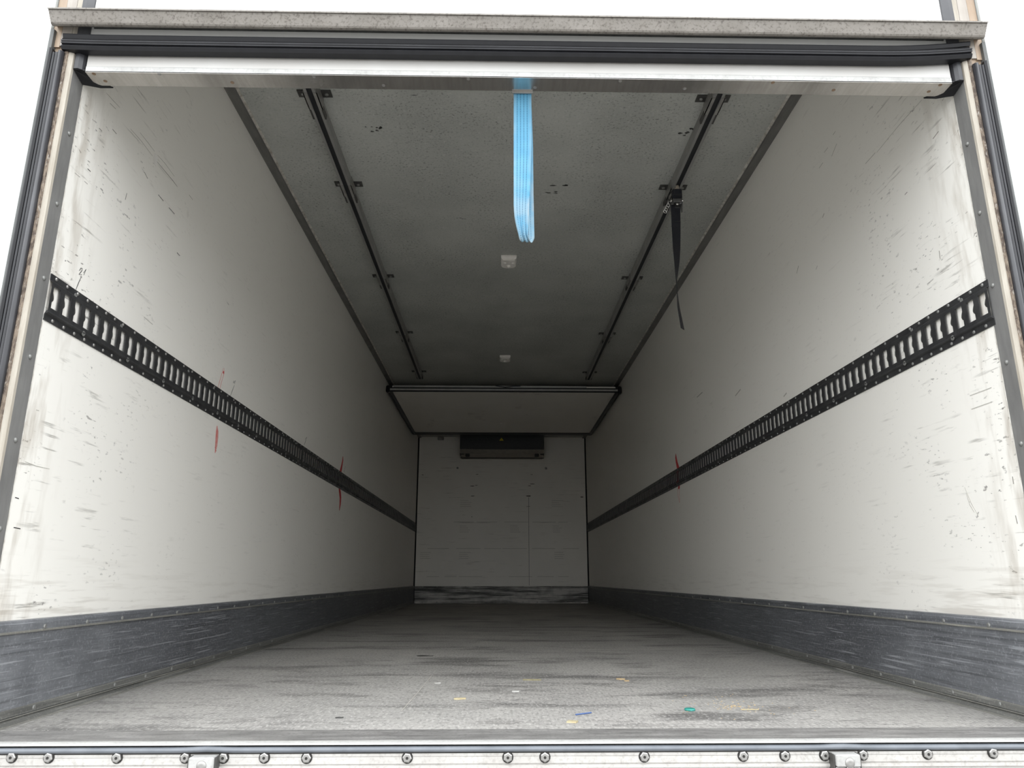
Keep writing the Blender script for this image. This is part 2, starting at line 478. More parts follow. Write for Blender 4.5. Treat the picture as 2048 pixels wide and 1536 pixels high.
    def mesh(self, name, mat, smooth=False):
        me = bpy.data.meshes.new(name)
        me.from_pydata(self.v, [], self.f)
        if smooth:
            me.polygons.foreach_set('use_smooth', [True] * len(me.polygons))
        me.materials.append(mat)
        me.validate()
        import bmesh
        bm = bmesh.new()
        bm.from_mesh(me)
        bmesh.ops.recalc_face_normals(bm, faces=bm.faces)
        bm.to_mesh(me)
        bm.free()
        me.update()
        return me
    def build(self, name, mat, parent=None, smooth=False, label=None):
        o = bpy.data.objects.new(name, self.mesh(name, M[mat] if isinstance(mat, str) else mat, smooth))
        col.objects.link(o)
        if parent:
            o.parent = parent
            o.matrix_parent_inverse = parent.matrix_world.inverted()
        if label:
            o['label'] = label
        return o

def tag(o, label=None, cat=None, group=None, kind=None):
    if label: o['label'] = label
    if cat: o['category'] = cat
    if group: o['group'] = group
    if kind: o['kind'] = kind
    return o

def empty(name, loc, rz=0.0):
    o = bpy.data.objects.new(name, None)
    o.empty_display_size = 0.05
    col.objects.link(o)
    o.location = loc
    o.rotation_euler = (0, 0, rz)
    bpy.context.view_layer.update()
    return o

def place(mesh, name, parent, loc, rot=(0, 0, 0), scale=(1, 1, 1), label=None):
    """one more object that shares mesh data"""
    o = bpy.data.objects.new(name, mesh)
    col.objects.link(o)
    o.location = loc
    o.rotation_euler = rot
    o.scale = scale
    if parent:
        o.parent = parent
        if parent.matrix_world != Matrix.Identity(4):
            o.matrix_parent_inverse = parent.matrix_world.inverted()
    if label:
        o['label'] = label
    return o

# ---------------------------------------------------------------- dimensions (metres, x right, y into the body)
XW = 1.23          # inner faces of the side walls
XO = 1.30          # outer skin
YF = 1.79          # rear end of the wall panels
YB = 10.687        # front bulkhead
ZC = 2.352         # ceiling
YR = 1.735         # plane of the rear frame
ZL = 1.6725          # underside of the raised door

# ---------------------------------------------------------------- setting
g = MB().add([(-150, -150, -1.2), (150, -150, -1.2), (150, 150, -1.2), (-150, 150, -1.2)], [(0, 1, 2, 3)]).build('ground', 'asphalt')
tag(g, 'grey asphalt yard far below the cargo floor', 'ground', kind='structure')
fl = MB().box(-XW, XW, 1.818, YB, -0.14, 0.0).build('floor', 'floor')
tag(fl, 'dirty grey anti-slip cargo floor of the truck body', 'floor', kind='structure')
wl_ = MB().box(-XO, -XW, YF, YB + .07, -0.14, ZC + .08).build('wall_left', 'wall')
tag(wl_, 'white laminate side wall on the left, scuffed near the opening', 'wall', kind='structure')
wr_ = MB().box(XW, XO, YF, YB + .07, -0.14, ZC + .08).build('wall_right', 'wall')
tag(wr_, 'white laminate side wall on the right with faint scratches', 'wall', kind='structure')
wb_ = MB().box(-XW, XW, YB, YB + .07, -0.14, ZC + .08).build('wall_back', 'wall_back')
tag(wb_, 'white bulkhead wall at the far end of the body', 'wall', kind='structure')
ce_ = MB().box(-XW, XW, 1.80, YB, ZC, ZC + .08).build('ceiling', 'ceiling')
tag(ce_, 'speckled dark grey laminate ceiling', 'ceiling', kind='structure')

# --- cove profiles along the ceiling edges
for n, s in ((1, -1), (2, 1)):
    prof = [(s * XW, ZC), (s * XW, 2.337), (s * 1.224, 2.335), (s * 1.190, 2.337), (s * 1.186, 2.341), (s * 1.186, ZC)]
    o = MB().extrude(prof, 'y', 1.81, YB).build('trim_%d' % n, 'trim_dark')
    tag(o, 'dark metal cove strip where the ceiling meets the %s wall' % ('left' if s < 0 else 'right'), 'trim', kind='structure')
    MB().extrude([(s * 1.186, ZC), (s * 1.186, 2.345), (s * 1.176, ZC)], 'y', 1.81, YB).build('sealant_bead', 'sealant_white', o)

# --- kick plates (baseboards)
for side, s in (('left', -1), ('right', 1)):
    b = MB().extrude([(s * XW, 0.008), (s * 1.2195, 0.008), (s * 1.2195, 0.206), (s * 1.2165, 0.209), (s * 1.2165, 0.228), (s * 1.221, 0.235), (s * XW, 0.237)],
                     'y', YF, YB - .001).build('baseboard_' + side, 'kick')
    tag(b, 'scratched dark grey kick plate along the foot of the %s wall' % side, 'baseboard', kind='structure')
    MB().extrude([(s * 1.2165, 0.2055), (s * 1.2135, 0.2065), (s * 1.2135, 0.2105), (s * 1.2165, 0.2115)], 'y', YF, YB - .002).build('edge_bead', 'kick_edge', b)
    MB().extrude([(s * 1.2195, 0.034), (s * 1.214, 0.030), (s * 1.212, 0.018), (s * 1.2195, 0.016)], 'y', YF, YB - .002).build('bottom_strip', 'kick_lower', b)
    for za in (.0335, .0165):
        MB().extrude([(s * (1.2195 if za > .03 else 1.2125), za), (s * (1.2165 if za > .03 else 1.2095), za - .0006), (s * (1.2165 if za > .03 else 1.2095), za - .0022), (s * (1.2195 if za > .03 else 1.2125), za - .0026)], 'y', YF, YB - .002).build('edge_bead', 'kick_edge', b)
    MB().extrude([(s * XW, 0.0005), (s * XW, 0.016), (s * 1.2145, 0.0135), (s * 1.209, 0.008), (s * 1.202, 0.0005)], 'y', 1.82, YB - .002).build('corner_fillet', 'kick_lower', b)
    MB().extrude([(s * 1.202, 0.0003), (s * 1.203, 0.0022), (s * 1.198, 0.0022), (s * 1.196, 0.0003)], 'y', 1.82, YB - .002).build('sealant_bead', 'kick_edge', b)
    rv = MB().lathe([(0.0065, 0), (0.0065, 0.0015), (0.0045, 0.0032), (0, 0.0036)], (0, 0, 0), (-s, 0, 0), 10).mesh('kick_rivet', M['bolt_grey'], False)
    k = 0
    while 1.79 + 0.2 * k < 10.6:
        y = 1.79 + 0.2 * k
        if k > 0:
            place(rv, 'rivet', b, (s * 1.2165, y, 0.2165))
            place(rv, 'rivet', b, (s * 1.2142, y + .002, 0.0250))
        k += 1

# --- plate at the foot of the bulkhead
b = MB().extrude([(YB, 0.0), (YB - .004, 0.0), (YB - .004, 0.215), (YB - .008, 0.219), (YB - .008, 0.230), (YB, 0.232)], 'x', -1.212, 1.212).build('baseboard_back', 'kick_back')
tag(b, 'soiled metal kick plate with black streaks at the foot of the bulkhead', 'baseboard', kind='structure')
MB().box(-1.21, 1.21, YB - .009, YB - .004, 0.152, 0.160).build('edge_bead', 'kick_back', b)
rv = MB().lathe([(0.009, 0), (0.009, 0.003), (0, 0.005)], (0, 0, 0), (0, -1, 0), 8).mesh('bulkhead_rivet', M['bolt_grey'])
for i in range(12):
    x = -1.1 + 0.2 * i
    place(rv, 'rivet', b, (x, YB - .008, 0.2245))
    place(rv, 'rivet', b, (x, YB - .004, 0.018))
for n, s in ((3, -1), (4, 1)):
    o = MB().extrude([(s * XW, YB), (s * XW, YB - .022), (s * 1.212, YB)], 'z', 0.0, ZC).build('trim_%d' % n, 'rubber')
    tag(o, 'black sealing bead in the far %s corner of the body' % ('left' if s < 0 else 'right'), 'trim', kind='structure')

# --- scuffs, numbers and marker strokes on the panels
def stroke(parent, name, side, pts, w, mat, label=None):
    """flat mark on a side wall: polyline in (y,z), a thin raised ribbon"""
    x0, x1 = side * (XW - .0001), side * (XW - .0006)
    P = [Vector((p[0], p[1])) for p in pts]
    V, Fs = [], []
    for i, p in enumerate(P):
        t_ = (P[min(i + 1, len(P) - 1)] - P[max(i - 1, 0)]).normalized()
        nn = Vector((-t_.y, t_.x))
        ww = w if (0 < i < len(P) - 1 or len(P) < 3) else w * .55
        for q in (p + nn * ww / 2, p - nn * ww / 2):
            V += [(x0, q.x, q.y), (x1, q.x, q.y)]
    for i in range(len(P) - 1):
        a, b_ = i * 4, i * 4 + 4
        Fs += [(a + 1, a + 3, b_ + 3, b_ + 1), (a, a + 1, b_ + 1, b_), (a + 2, a + 3, b_ + 3, b_ + 2)]
    return MB().add(V, Fs).build(name, mat, parent, label=label)

def lens(parent, name, side, left, right, mat, label=None, x=None):
    """filled mark between two edges in (y,z)"""
    x1 = side * ((XW if x is None else x) - .0007)
    n = len(left)
    V = [(x1, p[0], p[1]) for p in left] + [(x1, p[0], p[1]) for p in right]
    Fs = [(i, i + 1, n + i + 1, n + i) for i in range(n - 1)]
    return MB().add(V, Fs).build(name, mat, parent, label=label)

L_, R_ = -1, 1
INK = 0.0022
for nm, pts in (('marker_digit_two', [(1.9166, 1.1597), (1.9219, 1.1697), (1.9285, 1.1716), (1.9282, 1.1648), (1.9175, 1.1484), (1.9311, 1.1542)]),
                ('marker_digit_one', [(1.9365, 1.1617), (1.9466, 1.1777), (1.9402, 1.1566)]),
                ('marker_tick', [(1.9289, 1.1441), (1.9233, 1.1294), (1.9189, 1.1163), (1.9148, 1.1024)]),
                ('marker_digit_one', [(3.1482, 1.1639), (3.154, 1.1765), (3.1570, 1.166)]),
                ('marker_digit_one', [(3.1575, 1.1690), (3.1711, 1.1827), (3.1649, 1.1643)]),
                ('marker_tick', [(3.1645, 1.1592), (3.1467, 1.1296), (3.1292, 1.1005)]),
                ('marker_tick', [(4.4091, 1.1475), (4.4438, 1.1688), (4.4205, 1.1383), (4.3939, 1.1089)]),
                ('marker_tick', [(5.62, 1.165), (5.59, 1.115)])):
    stroke(wl_, nm, L_, pts, INK if pts[0][0] < 3 else 0.0028, 'ink', 'black handwritten marker stroke')
rl = [(3.0193, 1.1958), (3.0106, 1.1714), (3.0014, 1.1497), (2.9915, 1.1248), (2.9805, 1.0983)]
rr = [(3.0289, 1.1985), (3.033, 1.1777), (3.0252, 1.1562), (3.0135, 1.1307), (3.0036, 1.0995)]
stroke(wl_, 'red_outline', L_, rl, 0.003, 'red_pale', 'faded red marker outline')
stroke(wl_, 'red_outline', L_, rr, 0.003, 'red_pale', 'faded red marker outline')
lens(wl_, 'red_mark', L_, [(3.022, 1.186), (3.016, 1.175)], [(3.033, 1.184), (3.030, 1.172)], 'red', 'red marker blot')
rl = [(3.0148, 0.9457), (3.0135, 0.9208), (3.0161, 0.8967), (3.0196, 0.8698), (3.0239, 0.8339)]
rr = [(3.0179, 0.9464), (3.0347, 0.9249), (3.0389, 0.901), (3.0384, 0.867), (3.0262, 0.8343)]
lens(wl_, 'red_mark', L_, rl, rr, 'red_pale', 'hatched red marker blade shape')
stroke(wl_, 'red_outline', L_, rl, 0.003, 'red', 'red marker outline')
stroke(wl_, 'red_outline', L_, rr, 0.003, 'red', 'red marker outline')
for i in range(9):
    z = 0.93 - i * .009
    stroke(wl_, 'red_hatch', L_, [(3.017, z), (3.036, z - .012 + rnd.uniform(-.003, .003))], 0.003, 'red', 'red marker hatching')
lens(wl_, 'red_mark', L_, [(5.5067, 1.2222), (5.4981, 1.1903), (5.4705, 1.1498), (5.4317, 1.1002)],
     [(5.522, 1.2246), (5.5362, 1.1963), (5.5188, 1.153), (5.4971, 1.1005)], 'red', 'red marker streak above the lashing track')
lens(wl_, 'red_mark', L_, [(5.4288, 0.9755), (5.4528, 0.9449), (5.4861, 0.9092), (5.4934, 0.8706), (5.4929, 0.8196)],
     [(5.489, 0.9755), (5.5218, 0.9527), (5.5425, 0.9152), (5.5407, 0.8674), (5.5084, 0.8191)], 'red', 'red marker streak below the lashing track')
lens(wr_, 'red_mark', R_, [(5.2795, 1.2128), (5.2992, 1.1865), (5.2914, 1.1498), (5.2665, 1.1010)],
     [(5.2699, 1.2112), (5.2561, 1.1796), (5.2329, 1.1408), (5.1949, 1.1010)], 'red', 'red marker streak above the lashing track')
rl = [(5.258, 0.9705), (5.2801, 0.9462), (5.2813, 0.908), (5.2535, 0.8574)]
rr = [(5.2106, 0.9686), (5.2332, 0.9408), (5.2422, 0.9037), (5.2426, 0.8563)]
stroke(wr_, 'red_outline', R_, rl, 0.006, 'red_pale', 'faded red marker outline')
stroke(wr_, 'red_outline', R_, rr, 0.006, 'red_pale', 'faded red marker outline')
lens(wr_, 'red_mark', R_, [(5.258, 0.9735), (5.270, 0.9562)], [(5.2106, 0.9735), (5.228, 0.9508)], 'red', 'red marker blot')

SC_L = [[(1.9074, 1.7232), (1.9454, 1.7257), (1.9865, 1.7297)], [(1.9332, 1.7068), (1.9671, 1.7108)],
        [(2.0608, 1.7055), (2.1341, 1.7088), (2.214, 1.7051)], [(2.118, 1.7305), (2.175, 1.7299), (2.2241, 1.7281)],
        [(2.2471, 1.7048), (2.3156, 1.7053), (2.3754, 1.706), (2.4132, 1.7044)], [(2.2463, 1.7281), (2.3024, 1.7317), (2.3818, 1.7273)],
        [(2.2869, 1.6014), (2.3272, 1.6)], [(1.9665, 1.6408), (1.9908, 1.6407)], [(1.8785, 1.4542), (1.894, 1.4543)],
        [(1.8729, 1.4117), (1.89, 1.4124)], [(2.1783, 1.6232), (2.2043, 1.6143)], [(1.8999, 1.5996), (1.916, 1.6007)],
        [(2.5116, 1.7272), (2.5466, 1.7252)], [(1.8253, 1.4098), (1.8506, 1.4112)], [(2.0941, 1.4985), (2.0914, 1.4742)],
        [(2.3718, 1.5984), (2.4185, 1.5988)], [(2.4744, 1.4739), (2.4996, 1.4732)], [(2.9826, 1.4805), (3.0068, 1.4755)],
        [(2.3016, 1.1641), (2.366, 1.1608)], [(1.8088, 0.5231), (1.8235, 0.5218)], [(1.8223, 0.453), (1.8486, 0.4512)],
        [(1.8223, 0.6124), (1.869, 0.6082), (1.9265, 0.609)], [(1.8317, 0.7447), (1.844, 0.7455)]]
DARK_L = {6, 8, 15, 16, 19, 20}
for i, p in enumerate(SC_L):
    stroke(wl_, 'scuff_mark', L_, p, 0.0020, 'ink' if i in DARK_L else ('scuff' if i in (4, 7, 10, 11, 14) else 'scuff_pale'))
SC_R = [[(1.9349, 1.7545), (2.0653, 1.7556), (2.2133, 1.7484)], [(2.2207, 1.7531), (2.2918, 1.7532)], [(2.4675, 2.0016), (2.4898, 1.9999)],
        [(1.8826, 1.6103), (1.9129, 1.605)], [(2.4701, 1.9487), (2.5196, 1.9255)], [(2.5945, 1.9442), (2.6307, 1.9408)],
        [(2.5401, 1.9772), (2.5746, 1.9768)], [(2.0764, 1.5205), (2.0916, 1.5193)], [(2.9168, 1.6408), (2.9433, 1.6173)],
        [(1.9673, 1.2667), (1.9687, 1.2414)], [(2.6341, 1.7412), (2.6518, 1.7313)], [(3.2132, 1.8402), (3.2311, 1.8355)],
        [(2.7439, 1.564), (2.7585, 1.554)], [(1.9364, 0.8195), (1.8448, 0.819)], [(1.9394, 0.7822), (1.8513, 0.7822)],
        [(2.0213, 0.5796), (2.0034, 0.5325), (1.983, 0.4985)], [(2.0188, 0.5628), (2.0108, 0.5292), (1.9967, 0.5077)],
        [(1.8245, 0.5822), (1.8254, 0.5635)], [(1.8381, 0.4866), (1.8362, 0.4662)], [(3.7823, 1.312), (3.8731, 1.2982)],
        [(3.1782, 1.1398), (3.215, 1.132)], [(4.4952, 1.476), (4.6278, 1.4751)]]
for i, p in enumerate(SC_R):
    stroke(wr_, 'scuff_mark', R_, p, 0.0020 if i < 19 else 0.006, 'scuff' if i in (3, 7, 8, 9, 10, 17, 18) else 'scuff_pale')
# pale filled patches on the left wall
for (y, z, ry, rz) in ((2.236, 1.706, .017, .020), (2.52, 1.655, .011, .018)):
    n = 12
    V = [(-XW + .0012, y, z)] + [(-XW + .0004, y + ry * math.cos(2 * math.pi * k / n), z + rz * math.sin(2 * math.pi * k / n)) for k in range(n)]
    MB().add(V, [(0, 1 + k, 1 + (k + 1) % n) for k in range(n)]).build('filled_patch', 'patch', wl_, True, 'pale round repair patch')

# marks on the bulkhead
def bmark(x, z, w, h, mat='scuff'):
    n = 8
    V = [(x + (w / 2) * math.cos(2 * math.pi * k / n) * rnd.uniform(.7, 1.1), YB - .0006, z + (h / 2) * math.sin(2 * math.pi * k / n) * rnd.uniform(.6, 1.2)) for k in range(n)]
    MB().add(V, [tuple(range(n))]).build('scuff_mark', mat, wb_)
for x, z in ((-0.647, 1.892), (0.643, 1.888)):
    MB().lathe([(.016, 0), (.016, .006), (.011, .010), (0, .011)], (x, YB, z), (0, -1, 0), 10).build('plug', 'bolt_grey', wb_, label='grey round plug')
for x, z, w, h in ((-.425, 1.631, .07, .016), (-.37, 1.640, .05, .010), (.444, 1.662, .09, .014), (.40, 1.635, .05, .012), (-.423, 1.487, .06, .018), (.385, 1.488, .075, .028),
                   (-.36, 1.80, .05, .010), (.43, 1.80, .05, .010), (1.16, 1.475, .06, .02), (-1.15, 1.79, .035, .012), (-.43, 1.19, .012, .02), (.38, 1.34, .07, .008)):
    bmark(x, z, w, h)
MB().box(.3845, .3905, YB - .0008, YB, .24, 1.47).build('drip_line', 'scuff', wb_)
for z in (1.115, .745, .36):
    x = -1.05
    while x < 1.0:
        w = rnd.uniform(.1, .35)
        if rnd.random() < .75:
            MB().box(x, min(x + w, 1.1), YB - .0007, YB, z, z + .005).build('load_line', 'scuff_pale', wb_)
        x += w + rnd.uniform(.02, .12)
for zz, xs in ((1.06, (-.6, .12, .73)), (.69, (-1.15, -.6, .75)), (1.42, (-.6, .72))):
    for x in xs:
        for k in range(4):
            MB().box(x, x + rnd.uniform(.08, .17), YB - .0007, YB, zz - k * .028, zz - k * .028 + .004).build('load_line', 'scuff_pale', wb_)

# smudges on the ceiling
for x, y, w, h, nn in ((-.638, 3.007, .060, .045, 9), (.286, 3.521, .10, .05, 4), (.22, 3.57, .08, .03, 3), (-.276, 3.882, .06, .03, 4), (-.44, 2.76, .045, .006, 1), (.82, 2.99, .06, .05, 5), (-.44, 4.46, .03, .02, 2)):
    n = 7
    m = MB()
    for j in range(nn):
        a, b_ = rnd.gauss(0, w * .35), rnd.gauss(0, h * .35)
        q = rnd.uniform(.10, .24) if nn > 1 else .5
        V = [(x + a + w * q * math.cos(2 * math.pi * k / n) * rnd.uniform(.4, 1.2), y + b_ + h * q * math.sin(2 * math.pi * k / n) * rnd.uniform(.4, 1.2), ZC - .0006) for k in range(n)]
        m.add(V, [tuple(range(n))])
    m.build('smudge', 'smudge', ce_)

# ---------------------------------------------------------------- rear frame: posts, seals, sill, header
def dome_bolt(r, h, axis, mat, seg=12):
    return MB().lathe([(r, 0), (r * .97, h * .25), (r * .75, h * .7), (r * .4, h * .95), (0, h)], (0, 0, 0), axis, seg).mesh('dome_bolt', M[mat], True)

ZT = 2.55
for n, s in ((5, -1), (6, 1)):
    S = lambda pts: [(s * p, q) for p, q in pts]
    side = 'left' if s < 0 else 'right'
    # the strip facing into the opening, screwed over the wall edge
    root = empty('trim_%d' % n, (s * 1.26, 1.75, -0.14))
    tag(root, 'stainless rear post with black rubber seals on the %s of the opening' % side, 'trim', kind='structure')
    MB().extrude(S([(1.229, 1.795), (1.229, 1.744), (1.240, 1.744), (1.240, 1.795)]), 'z', -0.005, 2.34).build('inner_strip', 'steel_strip', root)
    MB().extrude(S([(1.229, 1.744), (1.231, 1.738), (1.239, 1.7345), (1.243, 1.7345), (1.243, 1.744)]), 'z', -0.005, ZT).build('bevel', 'steel_bevel', root)
    MB().extrude(S([(1.2425, 1.7350), (1.2445, 1.7315), (1.2500, 1.7310), (1.2545, 1.7330), (1.2545, 1.744), (1.2425, 1.744)]), 'z', -0.02, 1.765, nseg=1).build('sealant_strip', 'sealant', root)
    MB().box(s * 1.238, s * XO, 1.740, 1.80, -0.14, ZT).build('post_core', 'post', root)
    MB().extrude(S([(1.245, 1.7405), (1.245, 1.7360), (1.272, 1.7350), (1.272, 1.7405)]), 'z', 1.745, ZT).build('pale_flange', 'post_pale', root)
    MB().extrude(S([(1.272, 1.7405), (1.272, 1.7345), (1.2945, 1.7345), (1.2945, 1.7405)]), 'z', 1.74, ZT).build('warm_flange', 'post', root)
    MB().extrude(S([(1.285, 1.741), (1.287, 1.7255), (1.2955, 1.7235), (1.2975, 1.728), (1.2975, 1.741)]), 'z', -0.14, 1.79).build('outer_flange', 'post_outer', root)
    MB().extrude(S([(1.2975, 1.741), (1.2980, 1.727), (1.3025, 1.727), (1.3035, 1.80), (1.2975, 1.80)]), 'z', -0.14, ZT).build('skin_edge', 'skin', root)
    # seal: one round bulb and three lips
    def bulb(cx, cy, r, a0=0, k=10, sq=1.0):
        return [(s * (cx + r * math.cos(2 * math.pi * i / k)), cy + r * sq * math.sin(2 * math.pi * i / k)) for i in range(k)]
    zt = 1.722
    MB().extrude(bulb(1.2585, 1.728, 0.0078, k=14, sq=1.15), 'z', -0.02, zt - .003).build('seal_bulb', 'rubber_grey', root, True)
    MB().extrude(S([(1.265, 1.737), (1.2655, 1.7245), (1.2685, 1.7225), (1.2720, 1.7235), (1.2725, 1.737)]), 'z', -0.02, zt - .006).build('seal_lip', 'rubber_grey', root)
    MB().extrude(S([(1.2730, 1.737), (1.2738, 1.7235), (1.2765, 1.7205), (1.2790, 1.7225), (1.2790, 1.737)]), 'z', -0.02, zt - .008).build('seal_lip', 'rubber_grey', root)
    MB().extrude(S([(1.2795, 1.737), (1.2805, 1.7225), (1.2850, 1.7180), (1.2880, 1.7190), (1.2862, 1.737)]), 'z', -0.02, zt + .004).build('seal_lip', 'rubber', root)
    MB().extrude(S([(1.256, 1.739), (1.256, 1.735), (1.288, 1.735), (1.288, 1.739)]), 'z', -0.02, zt + .003).build('seal_base', 'rubber', root)
    bm_ = dome_bolt(0.0066, 0.0048, (-s, 0, 0), 'bolt_grey')
    for k in range(8):
        place(bm_, 'bolt', root, (s * 1.229, 1.7725, 0.237 + 0.2098 * k))
    # flaked joint between the strip and the wall panel
    for za, zb in ((0.24, 0.968), (1.106, 1.66)):
        MB().extrude(S([(1.2292, 1.7945), (1.2280, 1.7965), (1.2292, 1.7985)]), 'z', za, zb).build('joint_bead', 'sealant_white', root)

# --- sill
root = empty('trim_7', (0, 1.75, -0.14))
tag(root, 'worn metal rear sill with hex bolts along the white fascia', 'trim', kind='structure')
MB().extrude([(1.8185, -0.002), (1.8185, 0.0030), (1.8150, 0.0035), (1.760, 0.0012), (1.723, 0.0), (1.723, -0.02), (1.8185, -0.02)], 'x', -1.245, 1.245).build('threshold_plate', 'threshold', root)
MB().extrude([(1.723, -0.0005), (1.712, 0.0005), (1.712, -0.012), (1.723, -0.012)], 'x', -1.26, 1.26).build('threshold_rib', 'alu', root)
MB().extrude([(1.712, 0.0000), (1.7045, 0.0012), (1.697, -0.0005), (1.6955, -0.004), (1.7015, -0.005), (1.712, -0.005)], 'x', -1.26, 1.26).build('bright_edge', 'alu', root)
MB().box(-1.29, 1.29, 1.708, 1.80, -0.14, -0.003).build('sill_core', 'bolt_dark', root)
def sill_shift(x):
    d = 0.0
    for cx in (-.672, .668):
        d = max(d, math.exp(-((x - cx) / .035) ** 2))
    return (0, -.002 * d, .0022 * d)
pr = [(1.702 + .0105 * math.cos(a), -.0138 + .0062 * math.sin(a)) for a in [2 * math.pi * i / 14 for i in range(14)]]
MB().extrude(pr, 'x', -1.26, 1.26, nseg=120, shift=sill_shift).build('seal_bulb', 'rubber_sill', root, True)
MB().box(-1.27, 1.27, 1.6985, 1.708, -0.0225, -0.0185).build('seal_shadow_gap', 'bolt_dark', root)
MB().extrude([(1.6975, -.0215), (1.6975, -.0272), (1.6990, -.0276), (1.6975, -.0280), (1.6975, -.0412), (1.7000, -.0422), (1.7000, -.0436), (1.6945, -.0446), (1.6945, -.0500), (1.700, -.0512), (1.700, -.14), (1.708, -.14), (1.708, -.0215)],
             'x', -1.27, 1.27).build('fascia', 'fascia', root)
hexm = MB().lathe([(0.0098, 0), (0.0098, 0.0045), (0.0078, 0.0058), (0.0068, 0.0058)], (0, 0, 0), (0, -1, 0), 6).mesh('hex_bolt_head', M['bolt'])
ringm = MB().lathe([(0.0118, 0), (0.0118, 0.0008), (0.0085, 0.0010)], (0, 0, 0), (0, -1, 0), 16).mesh('grime_ring', M['bolt_dark'])
sockm = MB().lathe([(0.0030, 0.0057), (0.0030, 0.0063), (0, 0.0063)], (0, 0, 0), (0, -1, 0), 8).mesh('bolt_socket', M['bolt_dark'])
for x, z in ((-1.148, -.0255), (-1.073, -.0252), (-.997, -.026), (-.856, -.027), (-.715, -.0275), (-.636, -.028), (-.551, -.028), (-.463, -.029), (-.253, -.0295), (-.042, -.0295), (.036, -.0295),
             (.246, -.0295), (.456, -.029), (.545, -.029), (.630, -.0285), (.712, -.028), (.851, -.0268), (.992, -.0255)):
    h = place(hexm, 'bolt', root, (x, 1.6975, z), (0, rnd.uniform(0, 1), 0))
    place(ringm, 'grime_ring', h, (x, 1.6975, z))
    place(sockm, 'bolt_socket', h, (x, 1.6975, z))
    for c_ in h.children:
        c_.matrix_parent_inverse = Matrix.Identity(4)
        c_.location = (0, 0, 0)

# stop blocks welded on the fascia
for nm, xc, tilt, lab in (('stop_block', -.672, 0.0, 'small worn steel stop block on the sill, left of centre'),
                          ('stop_block', .668, 0.0, 'small worn steel stop block on the sill, right of centre')):
    e = empty(nm, (xc, 1.69, -.06))
    tag(e, lab, 'block', 'stop blocks on the sill')
    MB().bbox(xc - .0255, xc + .0255, 1.668, 1.6972, -.0455, -.0215, .0022).build('block', 'alu', e)
    MB().bbox(xc - .0260, xc + .0260, 1.672, 1.6972, -.075, -.0465, .002).build('lower_block', 'alu', e)
    m = MB()
    m.lathe([(.0105, 0), (.0095, .0012), (.004, .0020), (0, .0016)], (xc + .002, 1.668, -.0375), (0, -1, 0), 12)
    m.build('weld_boss', 'bolt', e, True)
    MB().lathe([(.0095, 0), (.0095, .003), (.0060, .0045), (.0055, .002), (0, .002)], (xc + .0015, 1.672, -.0530), (0, -1, 0), 14).build('washer_bolt', 'bolt', e)
    for sx in (-1, 1):
        MB().box(xc + sx * .0262, xc + sx * .0292, 1.675, 1.6972, -.075, -.0225).build('side_lug', 'tab', e)

# --- header: white panel above the opening
e = empty('wall_rear', (0, 1.74, 1.70))
tag(e, 'white rear panel above the opening, behind the gutter', 'wall', kind='structure')
MB().box(-1.20, 1.20, 1.742, 1.80, 1.756, ZT).build('header_panel', 'panel_white', e)
for s in (-1, 1):
    MB().extrude([(s * 1.197, 1.7435), (s * 1.199, 1.7385), (s * 1.22, 1.7365), (s * 1.240, 1.7385), (s * 1.241, 1.7435), (s * 1.22, 1.76)], 'z', 1.74, ZT).build('side_rubber', 'rubber_strip', e)
MB().box(-1.24, 1.24, 1.80, 1.83, 1.74, ZC + .08).build('inner_lining', 'wall_back', e)
MB().box(-XO, XO, 1.742, YB + .07, ZC + .08, ZC + .12).build('roof_skin', 'skin', e)
MB().box(-1.2285, 1.2285, 1.7535, 1.82, 1.7485, 1.770).build('header_rail', 'post_pale', e)

# rubber seal under the gutter
e = empty('trim_8', (0, 1.72, 1.73))
tag(e, 'black ribbed rubber seal running across the top of the opening', 'trim', kind='structure')
def lift(x):                 # the seal curls up at its right end
    d = max(0.0, (x - .98) / .26)
    d2 = max(0.0, (-x - 1.16) / .09)
    return (0, 0, .014 * d * d + .002 * d2)
XS = (-1.258, 1.250)
MB().extrude([(1.742, 1.7690), (1.7195, 1.7695), (1.7185, 1.7660), (1.7225, 1.7570), (1.742, 1.7560)], 'x', XS[0], XS[1], nseg=60, shift=lambda x: (0, 0, lift(x)[2] * 1.25)).build('upper_lip', 'rubber', e)
MB().extrude([(1.742, 1.7563), (1.7215, 1.7565), (1.7195, 1.7545), (1.7220, 1.7510), (1.742, 1.7505)], 'x', XS[0], XS[1] - .004, nseg=60, shift=lift).build('rib', 'rubber', e)
MB().extrude([(1.742, 1.7510), (1.7205, 1.7510), (1.7170, 1.7490), (1.7160, 1.7462), (1.7185, 1.7436), (1.742, 1.7434)], 'x', XS[0], XS[1], nseg=60, shift=lift).build('rib', 'rubber_grey', e)  # lighter rubber tone paints the highlight along this rib
MB().extrude([(1.742, 1.7436), (1.7200, 1.7434), (1.7168, 1.7414), (1.7178, 1.7388), (1.742, 1.7386)], 'x', XS[0], XS[1], nseg=60, shift=lift).build('rib', 'rubber_grey', e)  # second rib, its highlight also painted by the lighter rubber
MB().extrude([(1.744, 1.7388), (1.7225, 1.7384), (1.7190, 1.7310), (1.7240, 1.7228), (1.744, 1.7215)], 'x', XS[0], XS[1], nseg=60, shift=lift).build('lower_lip', 'rubber', e)

